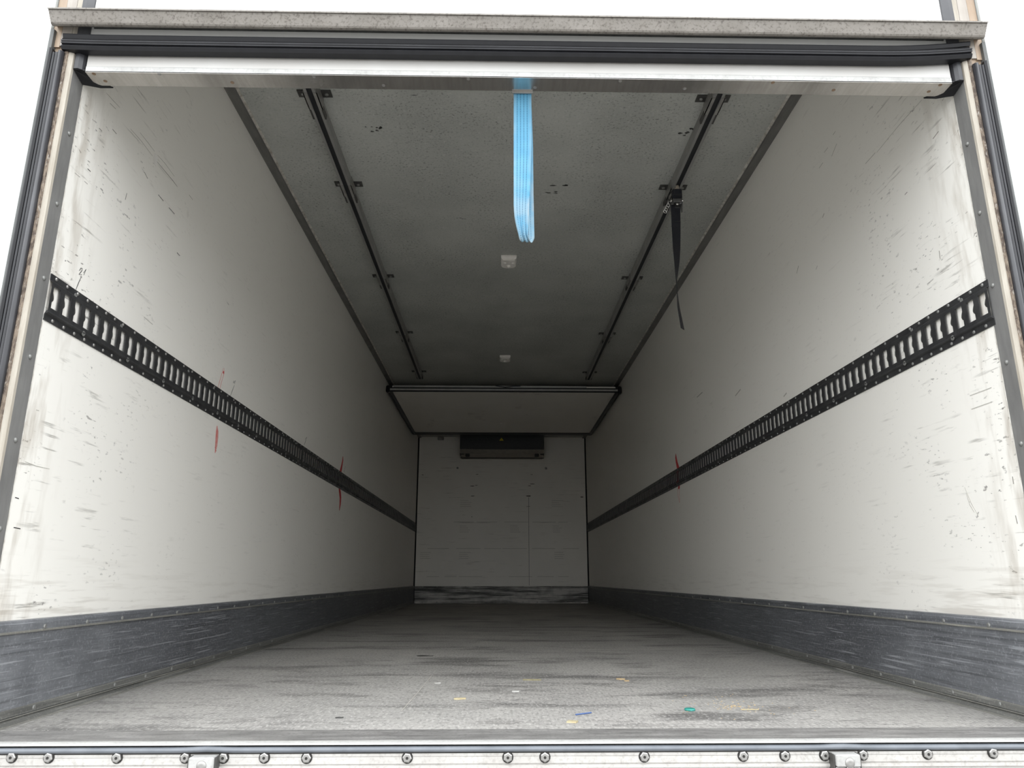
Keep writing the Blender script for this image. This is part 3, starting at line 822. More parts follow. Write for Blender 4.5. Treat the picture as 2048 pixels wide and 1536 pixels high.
# rain gutter
g = MB().extrude([(1.742, 1.8120), (1.716, 1.7915), (1.708, 1.7870), (1.7030, 1.7885), (1.7005, 1.7925), (1.6925, 1.8300), (1.6940, 1.8305), (1.7025, 1.7935), (1.708, 1.7900), (1.742, 1.8150)],
                 'x', -1.2925, 1.290)
g.v = [(x + math.copysign(1, x) * (z - 1.8305) * .22, y, z) for x, y, z in g.v]      # ends cut on a slant
g = g.build('rain_gutter', 'gutter')
tag(g, 'weathered galvanised rain gutter running the full width above the opening', 'gutter')
MB().extrude([(1.6927, 1.8303), (1.6917, 1.8262), (1.6901, 1.8260), (1.6911, 1.8312), (1.6940, 1.8318)], 'x', -1.2925, 1.290).build('rolled_edge', 'gutter', g)
MB().box(-1.19, 1.19, 1.7395, 1.742, 1.8060, 1.8120).build('dark_line', 'post_outer', g)  # dark strip along the joint under the gutter

# --- raised door, only its lowest section shows below the header
e = empty('door_1', (0, 1.79, ZL))
tag(e, 'raised white door, only its bottom section with a steel underside showing', 'door', kind='structure')
MB().box(-1.199, 1.199, 1.7500, 1.806, ZL + .0185, 1.748).build('door_section', 'door_bottom', e)
MB().box(-1.199, 1.199, 1.7488, 1.7502, ZL + .0172, ZL + .0185).build('joint_line', 'bolt_grey', e)
MB().extrude([(1.7485, ZL + .0005), (1.7485, ZL + .0172), (1.752, ZL + .0172), (1.752, ZL + .003)], 'x', -1.199, 1.199).build('front_edge', 'alu', e)
MB().box(-1.199, 1.199, 1.7485, 1.806, ZL, ZL + .003).build('bottom_plate', 'stainless', e)
MB().extrude([(1.747, 1.7435), (1.747, 1.7400), (1.7500, 1.7365), (1.755, 1.7365), (1.755, 1.7435)], 'x', -1.199, 1.199).build('sealant_strip', 'sealant', e)
csk = MB().lathe([(.0052, 0), (.0052, .0006), (.0030, .0009), (.0026, .0003), (0, .0003)], (0, 0, 0), (0, 0, -1), 12)
m1, m2 = csk.mesh('screw', M['bolt']), csk.mesh('rusty_screw', M['bolt_rust'])
for i, (x, y) in enumerate(((-1.186, 1.766), (-1.170, 1.796), (-1.006, 1.763), (-.817, 1.795), (-.581, 1.765), (-.394, 1.799), (-.154, 1.767), (.034, 1.800), (.271, 1.767), (.459, 1.796),
                            (.700, 1.765), (.885, 1.794), (1.176, 1.766), (1.160, 1.795))):
    place(m2 if i in (0, 1, 3, 10, 11, 12, 13) else m1, 'screw', e, (x * .9945, y - .0098, ZL))
for s in (-1, 1):
    pr = [(s * (1.2005 + .0355 * a), 1.7375 + b) for a, b in ((0, .018), (.15, .006), (.4, .0), (.7, .001), (.93, .010), (1.0, .022), (1.0, .055), (0, .055))]
    MB().extrude(pr, 'z', ZL + .004, 1.735).build('end_cap', 'rubber_grey', e, False, 'black rubber end cap')
    fl_ = [(s * 1.200, 1.747, ZL + .003), (s * 1.2285, 1.744, ZL + .004), (s * 1.2265, 1.790, ZL - .010), (s * 1.189, 1.812, ZL - .004), (s * 1.158, 1.818, ZL + .001), (s * 1.193, 1.79, ZL + .004)]
    V = fl_ + [(p[0], p[1] + .001, p[2] + .004) for p in fl_]
    MB().add(V, [(0, 1, 2, 3, 4, 5), (6, 7, 8, 9, 10, 11)] + [(i, (i + 1) % 6, 6 + (i + 1) % 6, 6 + i) for i in range(6)]).build('corner_flap', 'rubber', e, False, 'black rubber corner flap')
MB().box(-.0305, .0275, 1.8065, 1.8100, 1.6665, ZL + .004).build('strap_slot', 'bolt', e, label='thin steel strap slot')

# ---------------------------------------------------------------- lashing tracks with slots
PITCH = 0.0508
TZ0, TZ1 = 0.974, 1.1004
def track(side, y0, y1, flip, label, first):
    s = side
    X = lambda n: s * (XW - n)
    e = empty('lashing_track', (s * XW, (y0 + y1) / 2, TZ0))
    tag(e, label, 'lashing track', 'slotted lashing tracks along the walls')
    m = MB()
    n0, n1, th = 0.0030, 0.0085, 0.0030
    zA, zB, zC, zD = 0.9945, 0.9995, 1.0785, 1.0830
    # flanges and slopes as a bent sheet
    up = [(X(0), TZ1), (X(n0), TZ1), (X(n0), zD), (X(n1), zC), (X(n1 - th), zC), (X(0), zD + .002)]
    lo = [(X(0), TZ0), (X(n0), TZ0), (X(n0), zA - .004), (X(n1 + .002), zA), (X(n1), zB), (X(n1 - th), zB), (X(0), zA - .006)]
    m.extrude(up, 'y', y0, y1)
    m.extrude(lo, 'y', y0, y1)
    hz0, hz1 = 1.0095, 1.0690
    hw = 0.0300
    tg = MB()
    near_tongues = []
    k = 0
    ycell = y0
    ncell = int((y1 - y0) / PITCH)
    N = 9
    for c_ in range(ncell + 1):
        a = y0 + c_ * PITCH
        b = min(a + PITCH, y1)
        if c_ == ncell:
            if b - a > 1e-4:
                m.add([(X(n1), a, zB), (X(n1), b, zB), (X(n1), b, zC), (X(n1), a, zC)], [(0, 1, 2, 3)])
            break
        ha, hb = a + (PITCH - hw) / 2, b - (PITCH - hw) / 2
        zs = [hz0 + (hz1 - hz0) * i / (N - 1) for i in range(N)]
        ea = [ha] * N
        eb = [hb] * N
        V, Fs = [], []
        def q4(p):
            o = len(V)
            V.extend(p)
            Fs.append((o, o + 1, o + 2, o + 3))
        q4([(X(n1), a, zB), (X(n1), b, zB), (X(n1), b, hz0), (X(n1), a, hz0)])
        q4([(X(n1), a, hz1), (X(n1), b, hz1), (X(n1), b, zC), (X(n1), a, zC)])
        for i in range(N - 1):
            q4([(X(n1), a, zs[i]), (X(n1), ea[i], zs[i]), (X(n1), ea[i + 1], zs[i + 1]), (X(n1), a, zs[i + 1])])
            q4([(X(n1), eb[i], zs[i]), (X(n1), b, zs[i]), (X(n1), b, zs[i + 1]), (X(n1), eb[i + 1], zs[i + 1])])
            q4([(X(n1), ea[i], zs[i]), (X(n1 - th), ea[i], zs[i]), (X(n1 - th), ea[i + 1], zs[i + 1]), (X(n1), ea[i + 1], zs[i + 1])])
            q4([(X(n1), eb[i], zs[i]), (X(n1 - th), eb[i], zs[i]), (X(n1 - th), eb[i + 1], zs[i + 1]), (X(n1), eb[i + 1], zs[i + 1])])
        q4([(X(n1), ha, hz0), (X(n1 - th), ha, hz0), (X(n1 - th), hb, hz0), (X(n1), hb, hz0)])
        q4([(X(n1), ha, hz1), (X(n1 - th), ha, hz1), (X(n1 - th), hb, hz1), (X(n1), hb, hz1)])
        m.add(V, Fs)
        zm = (hz0 + hz1) / 2
        K = 8
        TV = [(X(n1 - .0006), ha, zm + .0145 * math.cos(math.pi * i / K)) for i in range(K + 1)]
        TV += [(X(.0050), ha + .011 * math.sin(math.pi * i / K), zm + .0140 * math.cos(math.pi * i / K)) for i in range(K + 1)]
        TV += [(X(.0018), ha + .0170 * math.sin(math.pi * i / K), zm + .0125 * math.cos(math.pi * i / K)) for i in range(K + 1)]
        TF = []
        for r_ in range(2):
            TF += [(r_ * (K + 1) + i, r_ * (K + 1) + i + 1, (r_ + 1) * (K + 1) + i + 1, (r_ + 1) * (K + 1) + i) for i in range(K)]
        if c_ < 22 and first:
            near_tongues.append(MB().add(TV, TF))
        else:
            tg.add(TV, TF)
    pl = m.build('track_plate', 'etrack', e)
    tag(tg.build('slot_tongues', 'track_tongue', pl, True), kind='stuff')
    for q in near_tongues:
        q.build('slot_tongue', 'track_tongue', pl, True)
    # screws in both flanges and round relief holes every six slots
    sc_m = MB().lathe([(.0050, 0), (.0050, .0010), (.0034, .0030), (0, .0036)], (0, 0, 0), (-s, 0, 0), 8).mesh('track_screw', M['bolt' if (s < 0 and first) else 'bolt_grey'])
    rest = MB()
    y = y0 + .022
    while y < y1 - .01:
        for z in (0.9815, 1.0925):
            if y < 3.2:
                place(sc_m, 'screw', e, (X(n0), y + (0.012 if z < 1 else 0), z))
            else:
                rest.lathe([(.0042, 0), (.0030, .0028), (0, .0030)], (X(n0), y + (0.012 if z < 1 else 0), z), (-s, 0, 0), 6)
        y += .0508 if y < 2.15 else .0762
    if rest.v:
        tag(rest.build('screws', 'bolt_grey', e), kind='stuff')
    lug = MB().lathe([(.0075, 0), (.0075, .0022), (.0045, .0028), (.0040, .0008), (0, .0008)], (0, 0, 0), (-s, 0, 0), 10).mesh('track_lug', M['bolt_grey'])
    y = y0 + .11
    while y < min(y1, 6.5):
        place(lug, 'keeper', e, (X(.0075), y + .06, 0.9935))
        place(lug, 'keeper', e, (X(.0055), y, 1.0835), (0, 0, 0), (1, .8, .8))
        y += .254
    return e

track(-1, YF + .008, 4.360, False, 'near length of black slotted lashing track on the left wall, by the handwritten 21', True)
track(-1, 4.364, 7.380, False, 'middle length of black slotted lashing track on the left wall', False)
track(-1, 7.384, YB - .01, False, 'far length of black slotted lashing track on the left wall, reaching the bulkhead', False)
track(1, YF - .003, 4.840, True, 'near length of black slotted lashing track on the right wall, ending at the rear post', True)
tr = track(1, 4.844, 7.880, True, 'middle length of black slotted lashing track on the right wall, crossed by a red mark', False)
track(1, 7.884, YB - .01, True, 'far length of black slotted lashing track on the right wall, reaching the bulkhead', False)
lens(tr, 'red_mark', 1, [(5.2351, 1.0785), (5.2540, 1.069)], [(5.1792, 1.0785), (5.196, 1.069)], 'red_dark', 'red marker streak over the track', x=XW - .0085)
lens(tr, 'red_mark', 1, [(5.2759, 1.0093), (5.2759, 1.0)], [(5.2026, 1.0093), (5.2026, 1.0)], 'red_dark', 'red marker streak over the track', x=XW - .0085)
lens(tr, 'red_mark', 1, [(5.232, 1.069), (5.232, 1.0095)], [(5.214, 1.069), (5.214, 1.0095)], 'red_dark', 'red marker streak over the track', x=XW - .0085)

# ---------------------------------------------------------------- ceiling rails
BR_Y = (2.755, 3.505, 4.725, 5.925, 7.14)
RZ = 2.300
for s, side in ((-1, 'left'), (1, 'right')):
    e = empty('ceiling_rail', (s * .860, 4.7, ZC))
    tag(e, 'grey slotted rail under the ceiling, %s of the two' % side, 'rail', 'slotted rails under the ceiling')
    xc = .860
    prof = [(s * (xc - .0255), ZC), (s * (xc - .0255), RZ + .002), (s * (xc - .0235), RZ), (s * (xc - .0115), RZ), (s * (xc - .0115), RZ + .004), (s * (xc - .021), RZ + .004),
            (s * (xc - .021), ZC - .004), (s * (xc + .021), ZC - .004), (s * (xc + .021), RZ + .004), (s * (xc + .0115), RZ + .004), (s * (xc + .0115), RZ), (s * (xc + .0235), RZ),
            (s * (xc + .0255), RZ + .002), (s * (xc + .0255), ZC)]
    MB().extrude(prof, 'y', 2.10, 7.27).build('channel', 'rail', e)
    MB().box(s * (xc - .0205), s * (xc + .0205), 2.10, 7.27, RZ + .0045, RZ + .010).build('slot_shade', 'rail_slot', e)  # black strip deepens the shade inside the open channel by colour
    for y in BR_Y:
        c_ = MB()
        c_.box(s * (xc - .0300), s * (xc - .0125), y - .075, y + .040, RZ - .0025, RZ - .0003)
        c_.box(s * (xc + .0125), s * (xc + .0300), y - .075, y + .040, RZ - .0025, RZ - .0003)
        c_.box(s * (xc - .0300), s * (xc - .0258), y - .075, y + .040, RZ - .0025, ZC - .001)
        c_.box(s * (xc + .0258), s * (xc + .0300), y - .075, y + .040, RZ - .0025, ZC - .001)
        c_ = c_.build('clamp', 'clamp', e)
        for d in (-1, 1):
            x0, x1 = xc + d * .030, xc + d * .072
            MB().box(s * min(x0, x1), s * max(x0, x1), y - .025, y + .022, ZC - .005, ZC - .0005).build('tab', 'tab', c_)
            MB().lathe([(.0085, 0), (.0085, .003), (.0055, .0055), (0, .006)], (s * (x0 + x1) / 2, y, ZC - .005), (0, 0, -1), 10).build('tab_bolt', 'bolt_grey', c_)
            MB().box(s * (xc + d * .0262) - .004, s * (xc + d * .0262) + .004, y + .045, y + .110, RZ - .001, RZ + .020).build('stop_lug', 'tab', c_)

# ---------------------------------------------------------------- ceiling lamps
def lamp(y, label):
    e = empty('ceiling_lamp', (0, y, ZC))
    tag(e, label, 'lamp', 'small white lamps on the ceiling')
    n = 10
    pts = [(-.050, -.082), (.050, -.082)] + [(.050 - (.050 - .050 * math.cos(a)), .050 + .034 * math.sin(a)) for a in [math.pi * i / n for i in range(n + 1)]]
    def ring(sc_, z):
        return [(p[0] * sc_, y + p[1] * sc_, z) for p in pts]
    k = len(pts)
    V = ring(1.0, ZC) + ring(1.0, ZC - .014) + ring(.90, ZC - .022)
    Fs = [tuple(range(2 * k, 3 * k))]
    for r in range(2):
        Fs += [(r * k + i, r * k + (i + 1) % k, (r + 1) * k + (i + 1) % k, (r + 1) * k + i) for i in range(k)]
    MB().add(V, Fs).build('housing', 'lamp_white', e)
    MB().bbox(-.040, .040, y - .070, y - .034, ZC - .029, ZC - .020, .005).build('front_bar', 'lamp_white', e)
    for sx in (-1, 1):
        MB().lathe([(.012, 0), (.011, .004), (.006, .008), (0, .009)], (sx * .026, y - .012, ZC - .022), (0, 0, -1), 12).build('knob', 'lamp_white', e, True)
    MB().lathe([(.016, 0), (.014, .005), (.008, .009), (0, .010)], (0, y + .040, ZC - .022), (0, 0, -1), 12).build('lens', 'lamp_white', e, True)
    return e
lamp(4.46, 'small white lamp on the ceiling, nearer to the opening, below the blue strap')
lamp(6.66, 'small white lamp on the ceiling, farther in, before the stowed partition')

# ---------------------------------------------------------------- stowed partition panel
e = empty('partition_panel', (0, 8.5, 2.215))
tag(e, 'white insulated partition stowed flat under the ceiling with black rubber edges', 'partition')
PY0, PY1, PZ0 = 7.415, 9.80, 2.215
MB().bbox(-1.165, 1.165, PY0 + .01, PY1 - .155, PZ0 + .001, PZ0 + .062, .006).build('panel_core', 'wall_back', e)
for s in (-1, 1):
    MB().extrude([(s * 1.165, PZ0 - .001), (s * 1.180, PZ0 - .006), (s * 1.205, PZ0 - .002), (s * 1.222, PZ0 + .012), (s * 1.222, PZ0 + .052), (s * 1.165, PZ0 + .062)], 'y', PY0 + .02, PY1).build('edge_seal', 'rubber', e)
    MB().extrude([(s * 1.180, PZ0 - .0062), (s * 1.184, PZ0 - .010), (s * 1.190, PZ0 - .0058)], 'y', PY0 + .03, PY1 - .02).build('seal_rib', 'rubber_grey', e)
    MB().bbox(s * 1.185 if s > 0 else -1.225, 1.225 if s > 0 else -1.185, PY0 - .008, PY0 + .045, PZ0 - .014, PZ0 + .062, .010).build('corner_block', 'rubber', e)
    MB().bbox(s * .62 - .045, s * .62 + .045, PY1 - .03, PY1 + .008, PZ0 - .006, PZ0 + .020, .003).build('hinge', 'clamp', e)
MB().box(-1.165, 1.165, PY1 - .156, PY1, PZ0 - .004, PZ0 + .06).build('rear_seal', 'rubber', e)
MB().extrude([(PY0, PZ0 + .009), (PY0 - .004, PZ0 + .014), (PY0 - .004, PZ0 + .026), (PY0, PZ0 + .028), (PY0 + .012, PZ0 + .028), (PY0 + .012, PZ0 + .009)], 'x', -1.185, 1.185).build('front_profile', 'alu', e)
MB().extrude([(PY0 + .003, PZ0 + .042), (PY0, PZ0 + .045), (PY0, PZ0 + .060), (PY0 + .004, PZ0 + .064), (PY0 + .015, PZ0 + .064), (PY0 + .015, PZ0 + .042)], 'x', -1.15, .86, nseg=1).build('upper_profile', 'alu', e)
MB().box(-1.185, 1.185, PY0 + .002, PY0 + .016, PZ0 - .004, PZ0 + .0415).build('front_seal', 'rubber', e)
MB().tube([(-.09, PY0 - .002, PZ0 + .060), (-.04, PY0 - .006, PZ0 + .052), (.01, PY0 - .008, PZ0 + .044), (.05, PY0 - .007, PZ0 + .048), (.10, PY0 - .004, PZ0 + .056), (.17, PY0 - .002, PZ0 + .058)], .005, 6).build('pull_cord', 'strap_black', e)
MB().lathe([(.032, 0), (.030, .004), (.018, .008), (0, .009)], (0, 9.04, PZ0 + .001), (0, 0, -1), 16).build('recessed_grip', 'lamp_white', e, True)

# ---------------------------------------------------------------- evaporator on the bulkhead
e = empty('evaporator_unit', (0, 10.45, 1.96))
tag(e, 'black cooling evaporator box with a cream tray under the ceiling of the bulkhead', 'evaporator')
EY = 10.20
MB().bbox(-.592, .588, EY, YB, 2.092, ZC - .002, .008).build('housing', 'evap_black', e)
MB().box(-.590, .586, EY - .004, EY + .01, 2.088, 2.098).build('lower_lip', 'evap_black', e)
MB().extrude([(EY + .004, 2.086), (EY + .004, 2.078), (EY + .05, 2.030), (YB - .01, 2.022), (YB - .01, 2.086)], 'x', -.590, .586).build('drip_tray', 'evap_cream', e)
MB().tube([(-.586, EY + .02, 2.03), (-.586, EY + .02, 1.966), (.582, EY + .02, 1.966), (.582, EY + .02, 2.03)], .0055, 8).build('guard_bar', 'evap_black', e)
for s in (-1, 1):
    MB().bbox(s * .485 - .03, s * .485 + .03, EY + .005, EY + .06, 1.985, 2.028, .006).build('bracket', 'evap_black', e)
    MB().bbox(s * .555 - .022, s * .555 + .022, EY + .012, EY + .03, 2.012, 2.026, .003).build('bracket_arm', 'evap_black', e)
MB().add([(-.041, EY - .0006, 2.210), (.019, EY - .0006, 2.210), (-.011, EY - .0006, 2.250)], [(0, 1, 2)]).build('warning_triangle', 'yellow', e, label='yellow warning triangle sticker')
MB().box(-.014, -.008, EY - .0012, EY - .0008, 2.219, 2.236).build('warning_stroke', 'evap_black', e)
sb = MB().bbox(-.945, -.855, YB - .05, YB, 2.30, 2.345, .006).build('junction_box', 'clamp')
tag(sb, 'small grey junction box high on the bulkhead, left of the evaporator', 'box')

# ---------------------------------------------------------------- blue pull strap
def ribbon(path, thick, uvlen=True):
    """path: list of (centre, half width vector, normal, wrinkle amplitude); returns MB with uv list"""
    NU = 14
    m = MB()
    uvs = []
    d = 0.0
    prev = None
    rows = []
    for c_, h, nrm, wr in path:
        c_ = Vector(c_); h = Vector(h); nrm = Vector(nrm)
        if prev is not None:
            d += (c_ - prev).length
        prev = c_
        row = []
        for i in range(NU + 1):
            u = i / NU
            off = wr * math.cos(u * math.pi * 5.0)
            row.append((c_ + h * (2 * u - 1) + nrm * off, (u, d)))
        rows.append(row)
    V = []
    for r in rows:
        for p, _ in r:
            V.append(tuple(p))
    W = NU + 1
    Fs = []
    for j in range(len(rows) - 1):
        for i in range(NU):
            Fs.append((j * W + i, j * W + i + 1, (j + 1) * W + i + 1, (j + 1) * W + i))
    m.add(V, Fs)
    return m, [q for r in rows for _, q in r]

def ribbon_obj(name, path, thick, mat, parent):
    m, uvs = ribbon(path, thick)
    me = bpy.data.meshes.new(name)
    me.from_pydata(m.v, [], m.f)
    uvl = me.uv_layers.new(name='UVMap')
    for lp in me.loops:
        uvl.data[lp.index].uv = uvs[lp.vertex_index]
    me.polygons.foreach_set('use_smooth', [True] * len(me.polygons))
    me.materials.append(M[mat])
    me.update()
    o = bpy.data.objects.new(name, me)
    col.objects.link(o)
    o.parent = parent
    o.matrix_parent_inverse = parent.matrix_world.inverted()
    md = o.modifiers.new('thickness', 'SOLIDIFY')
    md.thickness = thick
    md.offset = 0
    return o

e = empty('pull_strap', (0, 1.835, 1.68))
tag(e, 'light blue webbing pull strap hanging in a loop from the door edge', 'strap')
path = []
ZB = 1.236
N = 26
for i in range(N + 1):                       # front run, hanging down
    t_ = i / N
    z = 1.684 - (1.684 - ZB) * t_
    xr = .0245 - .0125 * max(0.0, (t_ - .35) / .65) ** 1.3
    xl = -.0262 + .013 * max(0.0, (t_ - .80) / .20) ** 2
    x, hw_ = (xl + xr) / 2, (xr - xl) / 2
    y = 1.8125 + .0125 * math.sin(min(1, t_ * 3) * math.pi / 2) - .003 * t_
    path.append(((x, y, z), (hw_, .004 * t_, 0), (0, 1, 0), .0042 * max(0.0, (t_ - .60) / .40) ** 1.5))
for i in range(1, 9):                        # bottom bend
    a = math.pi * i / 9
    path.append(((-.0006 + .0130 * i / 9, 1.824 + .011 * (1 - math.cos(a)), ZB - .014 * math.sin(a)), (.0126 + .0060 * i / 9, .004 + .006 * i / 9, .004 * i / 9), (0, math.cos(a), math.sin(a)), .0042 - .003 * i / 9))
for i in range(N + 1):                       # rear run back up, twisted a little to the right
    t_ = i / N
    z = ZB + (1.684 - ZB) * t_
    w = .0190 + .0060 * min(1, t_ * 1.6)
    x = .0124 - .0005 * math.sin(min(1, t_ * 1.6) * math.pi) - .0128 * t_
    y = 1.846 + .006 * math.sin(t_ * math.pi) - .015 * t_
    path.append(((x, y, z), (w, .009 * (1 - t_), .004 * (1 - t_)), (0, 1, 0), .0012 * (1 - t_)))
ribbon_obj('webbing', path, .0016, 'webbing', e)

# ---------------------------------------------------------------- black ratchet strap on the right rail
e = empty('ratchet_strap', (.852, 3.41, 2.30))
tag(e, 'black ratchet lashing strap hooked into the right ceiling rail, its tail hanging down', 'strap')
RY = 3.41
MB().bbox(.8505, .8665, RY - .006, RY + .008, 2.284, 2.318, .004).build('hook_shank', 'hook_cream', e)
MB().bbox(.843, .8665, RY - .016, RY + .008, 2.272, 2.290, .005).build('hook_plate', 'hook_cream', e)
MB().bbox(.8255, .8750, RY - .028, RY + .004, 2.219, 2.274, .005).build('wrapped_webbing', 'strap_black', e)
MB().box(.8275, .8730, RY - .0295, RY - .0275, 2.232, 2.243).build('webbing_fold', 'rubber_grey', e)
for sx in (-1, 1):
    xc = .8445 + sx * .0265
    MB().extrude([(RY - .030, 2.218), (RY + .004, 2.222), (RY + .008, 2.186), (RY - .004, 2.148), (RY - .022, 2.146), (RY - .034, 2.182)], 'x', xc - .0015, xc + .0015).build('side_plate', 'ratchet', e)
    MB().lathe([(.0065, 0), (.0065, .004), (.003, .007), (0, .007)], (xc + sx * .001, RY - .030, 2.202), (sx, -.6, 0), 10).build('axle_nut', 'chrome', e)
MB().tube([(.816, RY - .014, 2.198), (.871, RY - .014, 2.198)], .009, 12).build('spindle', 'ratchet', e)
MB().bbox(.8230, .8665, RY - .038, RY - .024, 2.192, 2.214, .003).build('handle', 'ratchet', e)
MB().bbox(.8290, .8550, RY - .040, RY - .030, 2.158, 2.192, .004).build('pawl', 'evap_black', e)
MB().lathe([(.0085, 0), (.007, .003), (0, .006)], (.8425, RY - .040, 2.178), (0, -1, .2), 12).build('pawl_pin', 'chrome', e, True)
# loose wire and chain of the hook end beside the ratchet
MB().tube([(.826, RY - .02, 2.266), (.815, RY - .018, 2.250), (.807, RY - .016, 2.238), (.803, RY - .014, 2.224), (.808, RY - .012, 2.212), (.812, RY - .012, 2.202)], .0026, 6).build('hook_wire', 'evap_black', e)
MB().tube([(.803, RY - .014, 2.226), (.796, RY - .012, 2.206), (.790, RY - .010, 2.188)], .0030, 6).build('hook_wire', 'evap_black', e)
n = 10
lkm = MB().tube([(.0095 * math.cos(2 * math.pi * i / n), 0, .0062 * math.sin(2 * math.pi * i / n)) for i in range(n + 1)], .0024, 6, False).mesh('chain_link', M['chrome'], True)
for i, (dx, dz, a) in enumerate(((.811, 2.200, .2), (.802, 2.184, 1.1), (.796, 2.172, .3), (.790, 2.160, 1.2), (.784, 2.149, .5))):
    place(lkm, 'chain_link', e, (dx, RY - .014, dz), (a * 1.2, a, a * .8))
# tail, twisting once on its way down
path = []
KEY = [(0.0, .8355, 2.176, .0240, 0.0), (.08, .8330, 2.132, .0240, .05), (.20, .8310, 2.064, .0235, .15), (.38, .8275, 1.943, .0225, .40), (.50, .8250, 1.866, .0215, .72),
       (.62, .8190, 1.788, .0210, 1.16), (.72, .8195, 1.715, .0205, 1.26), (.84, .8230, 1.633, .0205, 1.06), (1.0, .8390, 1.519, .0205, .92)]
for i in range(41):
    t_ = i / 40
    for a, b_ in zip(KEY[:-1], KEY[1:]):
        if a[0] <= t_ <= b_[0] + 1e-9:
            f = (t_ - a[0]) / (b_[0] - a[0])
            f = f * f * (3 - 2 * f) * .5 + f * .5
            x, z, w, an = (a[k] + (b_[k] - a[k]) * f for k in (1, 2, 3, 4))
            break
    path.append(((x, RY - .034 + .03 * t_ * t_, z), (w * math.cos(an), w * math.sin(an), 0), (-math.sin(an), math.cos(an), 0), 0.0))
ribbon_obj('strap_tail', path, .0018, 'strap_black', e)
MB().box(.8115, .8545, RY - .0375, RY - .0360, 2.079, 2.082).build('strap_stitch', 'rubber_grey', e)

# ---------------------------------------------------------------- litter on the floor
def chip(name, x, y, L, W, H, rz, mat, label, group=None, cat='wood chip', taper=.55):
    e_ = MB()
    n = 5
    V = []
    for i in range(n + 1):
        t_ = i / n
        w = W * (taper + (1 - taper) * math.sin(math.pi * min(1, t_ * 1.15 + .08))) * rnd.uniform(.8, 1.1)
        xx = (t_ - .5) * L
        lift_ = .0006 + .0022 * t_
        V += [(xx, -w / 2, 0.0004), (xx, w / 2, 0.0004), (xx, w / 2 * .9, H + lift_ * .3), (xx, -w / 2 * .9, H + lift_ * .3)]
    Fs = [(0, 1, 2, 3), (n * 4 + 3, n * 4 + 2, n * 4 + 1, n * 4)]
    for i in range(n):
        for k in range(4):
            Fs.append((i * 4 + k, i * 4 + (k + 1) % 4, (i + 1) * 4 + (k + 1) % 4, (i + 1) * 4 + k))
    e_.add(V, Fs)
    o = e_.build(name, mat)
    o.location = (x, y, 0)
    o.rotation_euler = (0, 0, rz)
    return tag(o, label, cat, group)

G = 'litter on the cargo floor'
chip('wood_splinter', .054, 2.667, .062, .012, .004, -.18, 'wood_olive', 'long olive-brown wood splinter in the middle of the floor', G, 'splinter', .25)
chip('wood_chip', -.171, 2.265, .034, .014, .004, .10, 'wood', 'pale yellow wood chip left of the middle of the floor', G)
chip('foam_chip', -.008, 2.406, .022, .012, .003, -.1, 'chip_white', 'white chip lying between the splinter and the yellow chip', G, 'chip')
chip('wood_chip', .116, 1.912, .024, .022, .003, -.35, 'wood', 'square pale yellow wood chip close to the sill', G, taper=.9)
chip('wood_chip', .358, 2.68, .030, .012, .004, -.45, 'wood_orange', 'orange wood chip farther right on the floor', G, taper=.4)
chip('wood_chip', .372, 2.64, .016, .012, .003, -.2, 'wood_orange', 'stubby orange wood crumb just before the orange chip', G)
chip('wood_splinter', .600, 2.075, .045, .004, .002, -.10, 'wood', 'thin pale splinter beside the sawdust', G, 'splinter', .3)
chip('foam_chip', -.260, 2.60, .020, .008, .002, .05, 'chip_white', 'thin white chip at the left beyond the yellow chip', G, 'chip')
chip('dark_scrap', -.386, 3.493, .075, .05, .001, -.25, 'smudge', 'flat dark scrap lying deeper in on the left of the floor', G, 'scrap', .3)
chip('dark_scrap', -.455, 1.98, .020, .010, .002, .2, 'smudge', 'tiny dark scrap near the sill, left of centre', G, 'scrap', .4)
m = MB().tube([(-.0215, -.014, .0022), (.0215, .014, .0022)], .0018, 8)
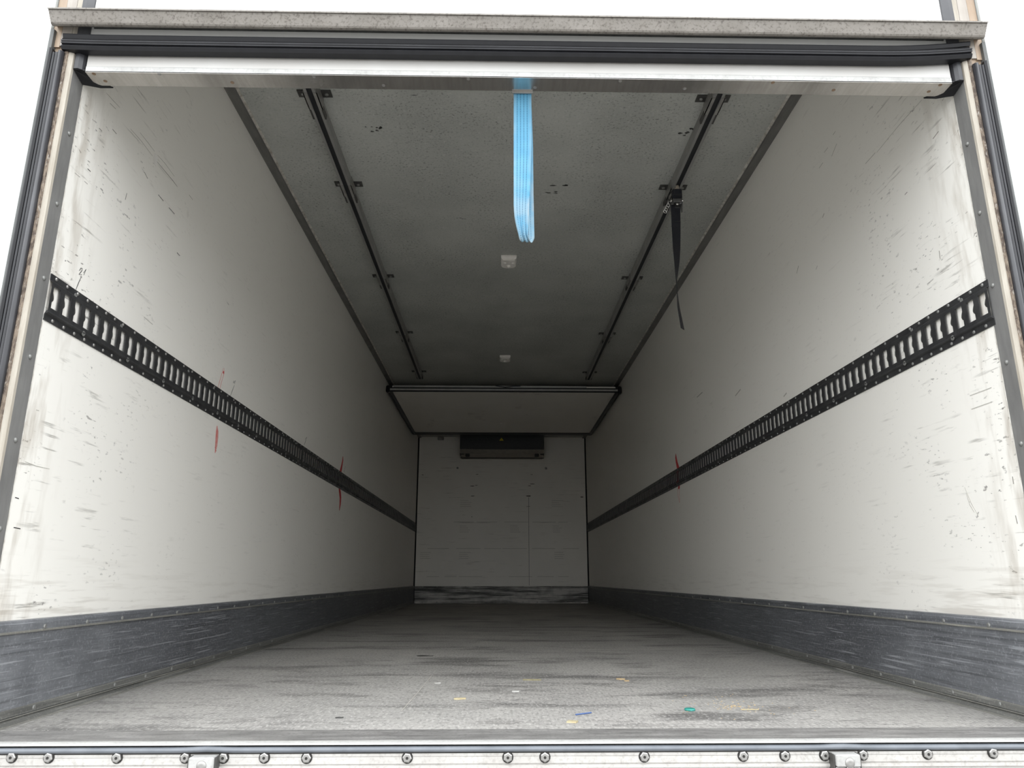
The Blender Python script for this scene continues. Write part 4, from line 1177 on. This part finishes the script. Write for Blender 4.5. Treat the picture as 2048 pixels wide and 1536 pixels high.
o = m.build('plastic_straw', 'blue_plastic')
o.location = (.155, 2.018, 0)
tag(o, 'short blue plastic stick behind the square wood chip', 'stick', G)
e = empty('bottle_cap', (.44, 2.071, 0))
tag(e, 'turquoise plastic cap lying on the floor right of centre', 'cap', G)
MB().lathe([(.0140, .0005), (.0143, .0034), (.0132, .0054), (.0100, .0046), (0, .0042)], (.44, 2.071, 0), (0, 0, 1), 16).build('disc', 'green_cap', e, True)
MB().bbox(.4375, .4425, 2.0555, 2.062, .0006, .0032, .0008).build('tear_tab', 'green_cap', e)
o = MB().tube([(-.297, 2.793, .0012), (-.300, 2.60, .0012), (-.304, 2.40, .0012), (-.309, 2.22, .0012), (-.313, 2.079, .0012)], .0008, 5).build('thread', 'thread')
tag(o, 'long thin pale thread lying straight on the floor, left of centre', 'thread', G)
# uncountable crumbs
m, m2 = MB(), MB()
for i in range(110):
    a, r_ = rnd.uniform(0, 6.28), abs(rnd.gauss(0, .06))
    x, y, q = .575 + r_ * 1.25 * math.cos(a), 2.125 + r_ * 1.5 * math.sin(a), rnd.uniform(.0012, .004)
    m.add([(x - q, y, .0003), (x + q, y + q * .4, .0003), (x + q * .2, y + q, .0003), (x, y + q * .3, .0016)], [(0, 1, 3), (1, 2, 3), (2, 0, 3), (0, 2, 1)])
o = m.build('sawdust', 'wood_orange')
tag(o, 'scattered orange sawdust crumbs on the right of the floor', 'sawdust', kind='stuff')
for i in range(330):
    y = 1.84 + rnd.random() ** 2.0 * 3.2
    x, q = rnd.uniform(-1.12, 1.12), rnd.uniform(.0005, .0015)
    if rnd.random() < .35:
        x = rnd.gauss(-.42, .18); y = rnd.gauss(2.1, .15)
    y = max(y, 1.83)
    m2.add([(x - q, y, .0003), (x + q, y + q * .4, .0003), (x + q * .2, y + q, .0003), (x, y + q * .3, .0010)], [(0, 1, 3), (1, 2, 3), (2, 0, 3), (0, 2, 1)])
o = m2.build('crumbs', 'chip_white')
tag(o, 'tiny pale crumbs strewn over the cargo floor', 'crumbs', kind='stuff')
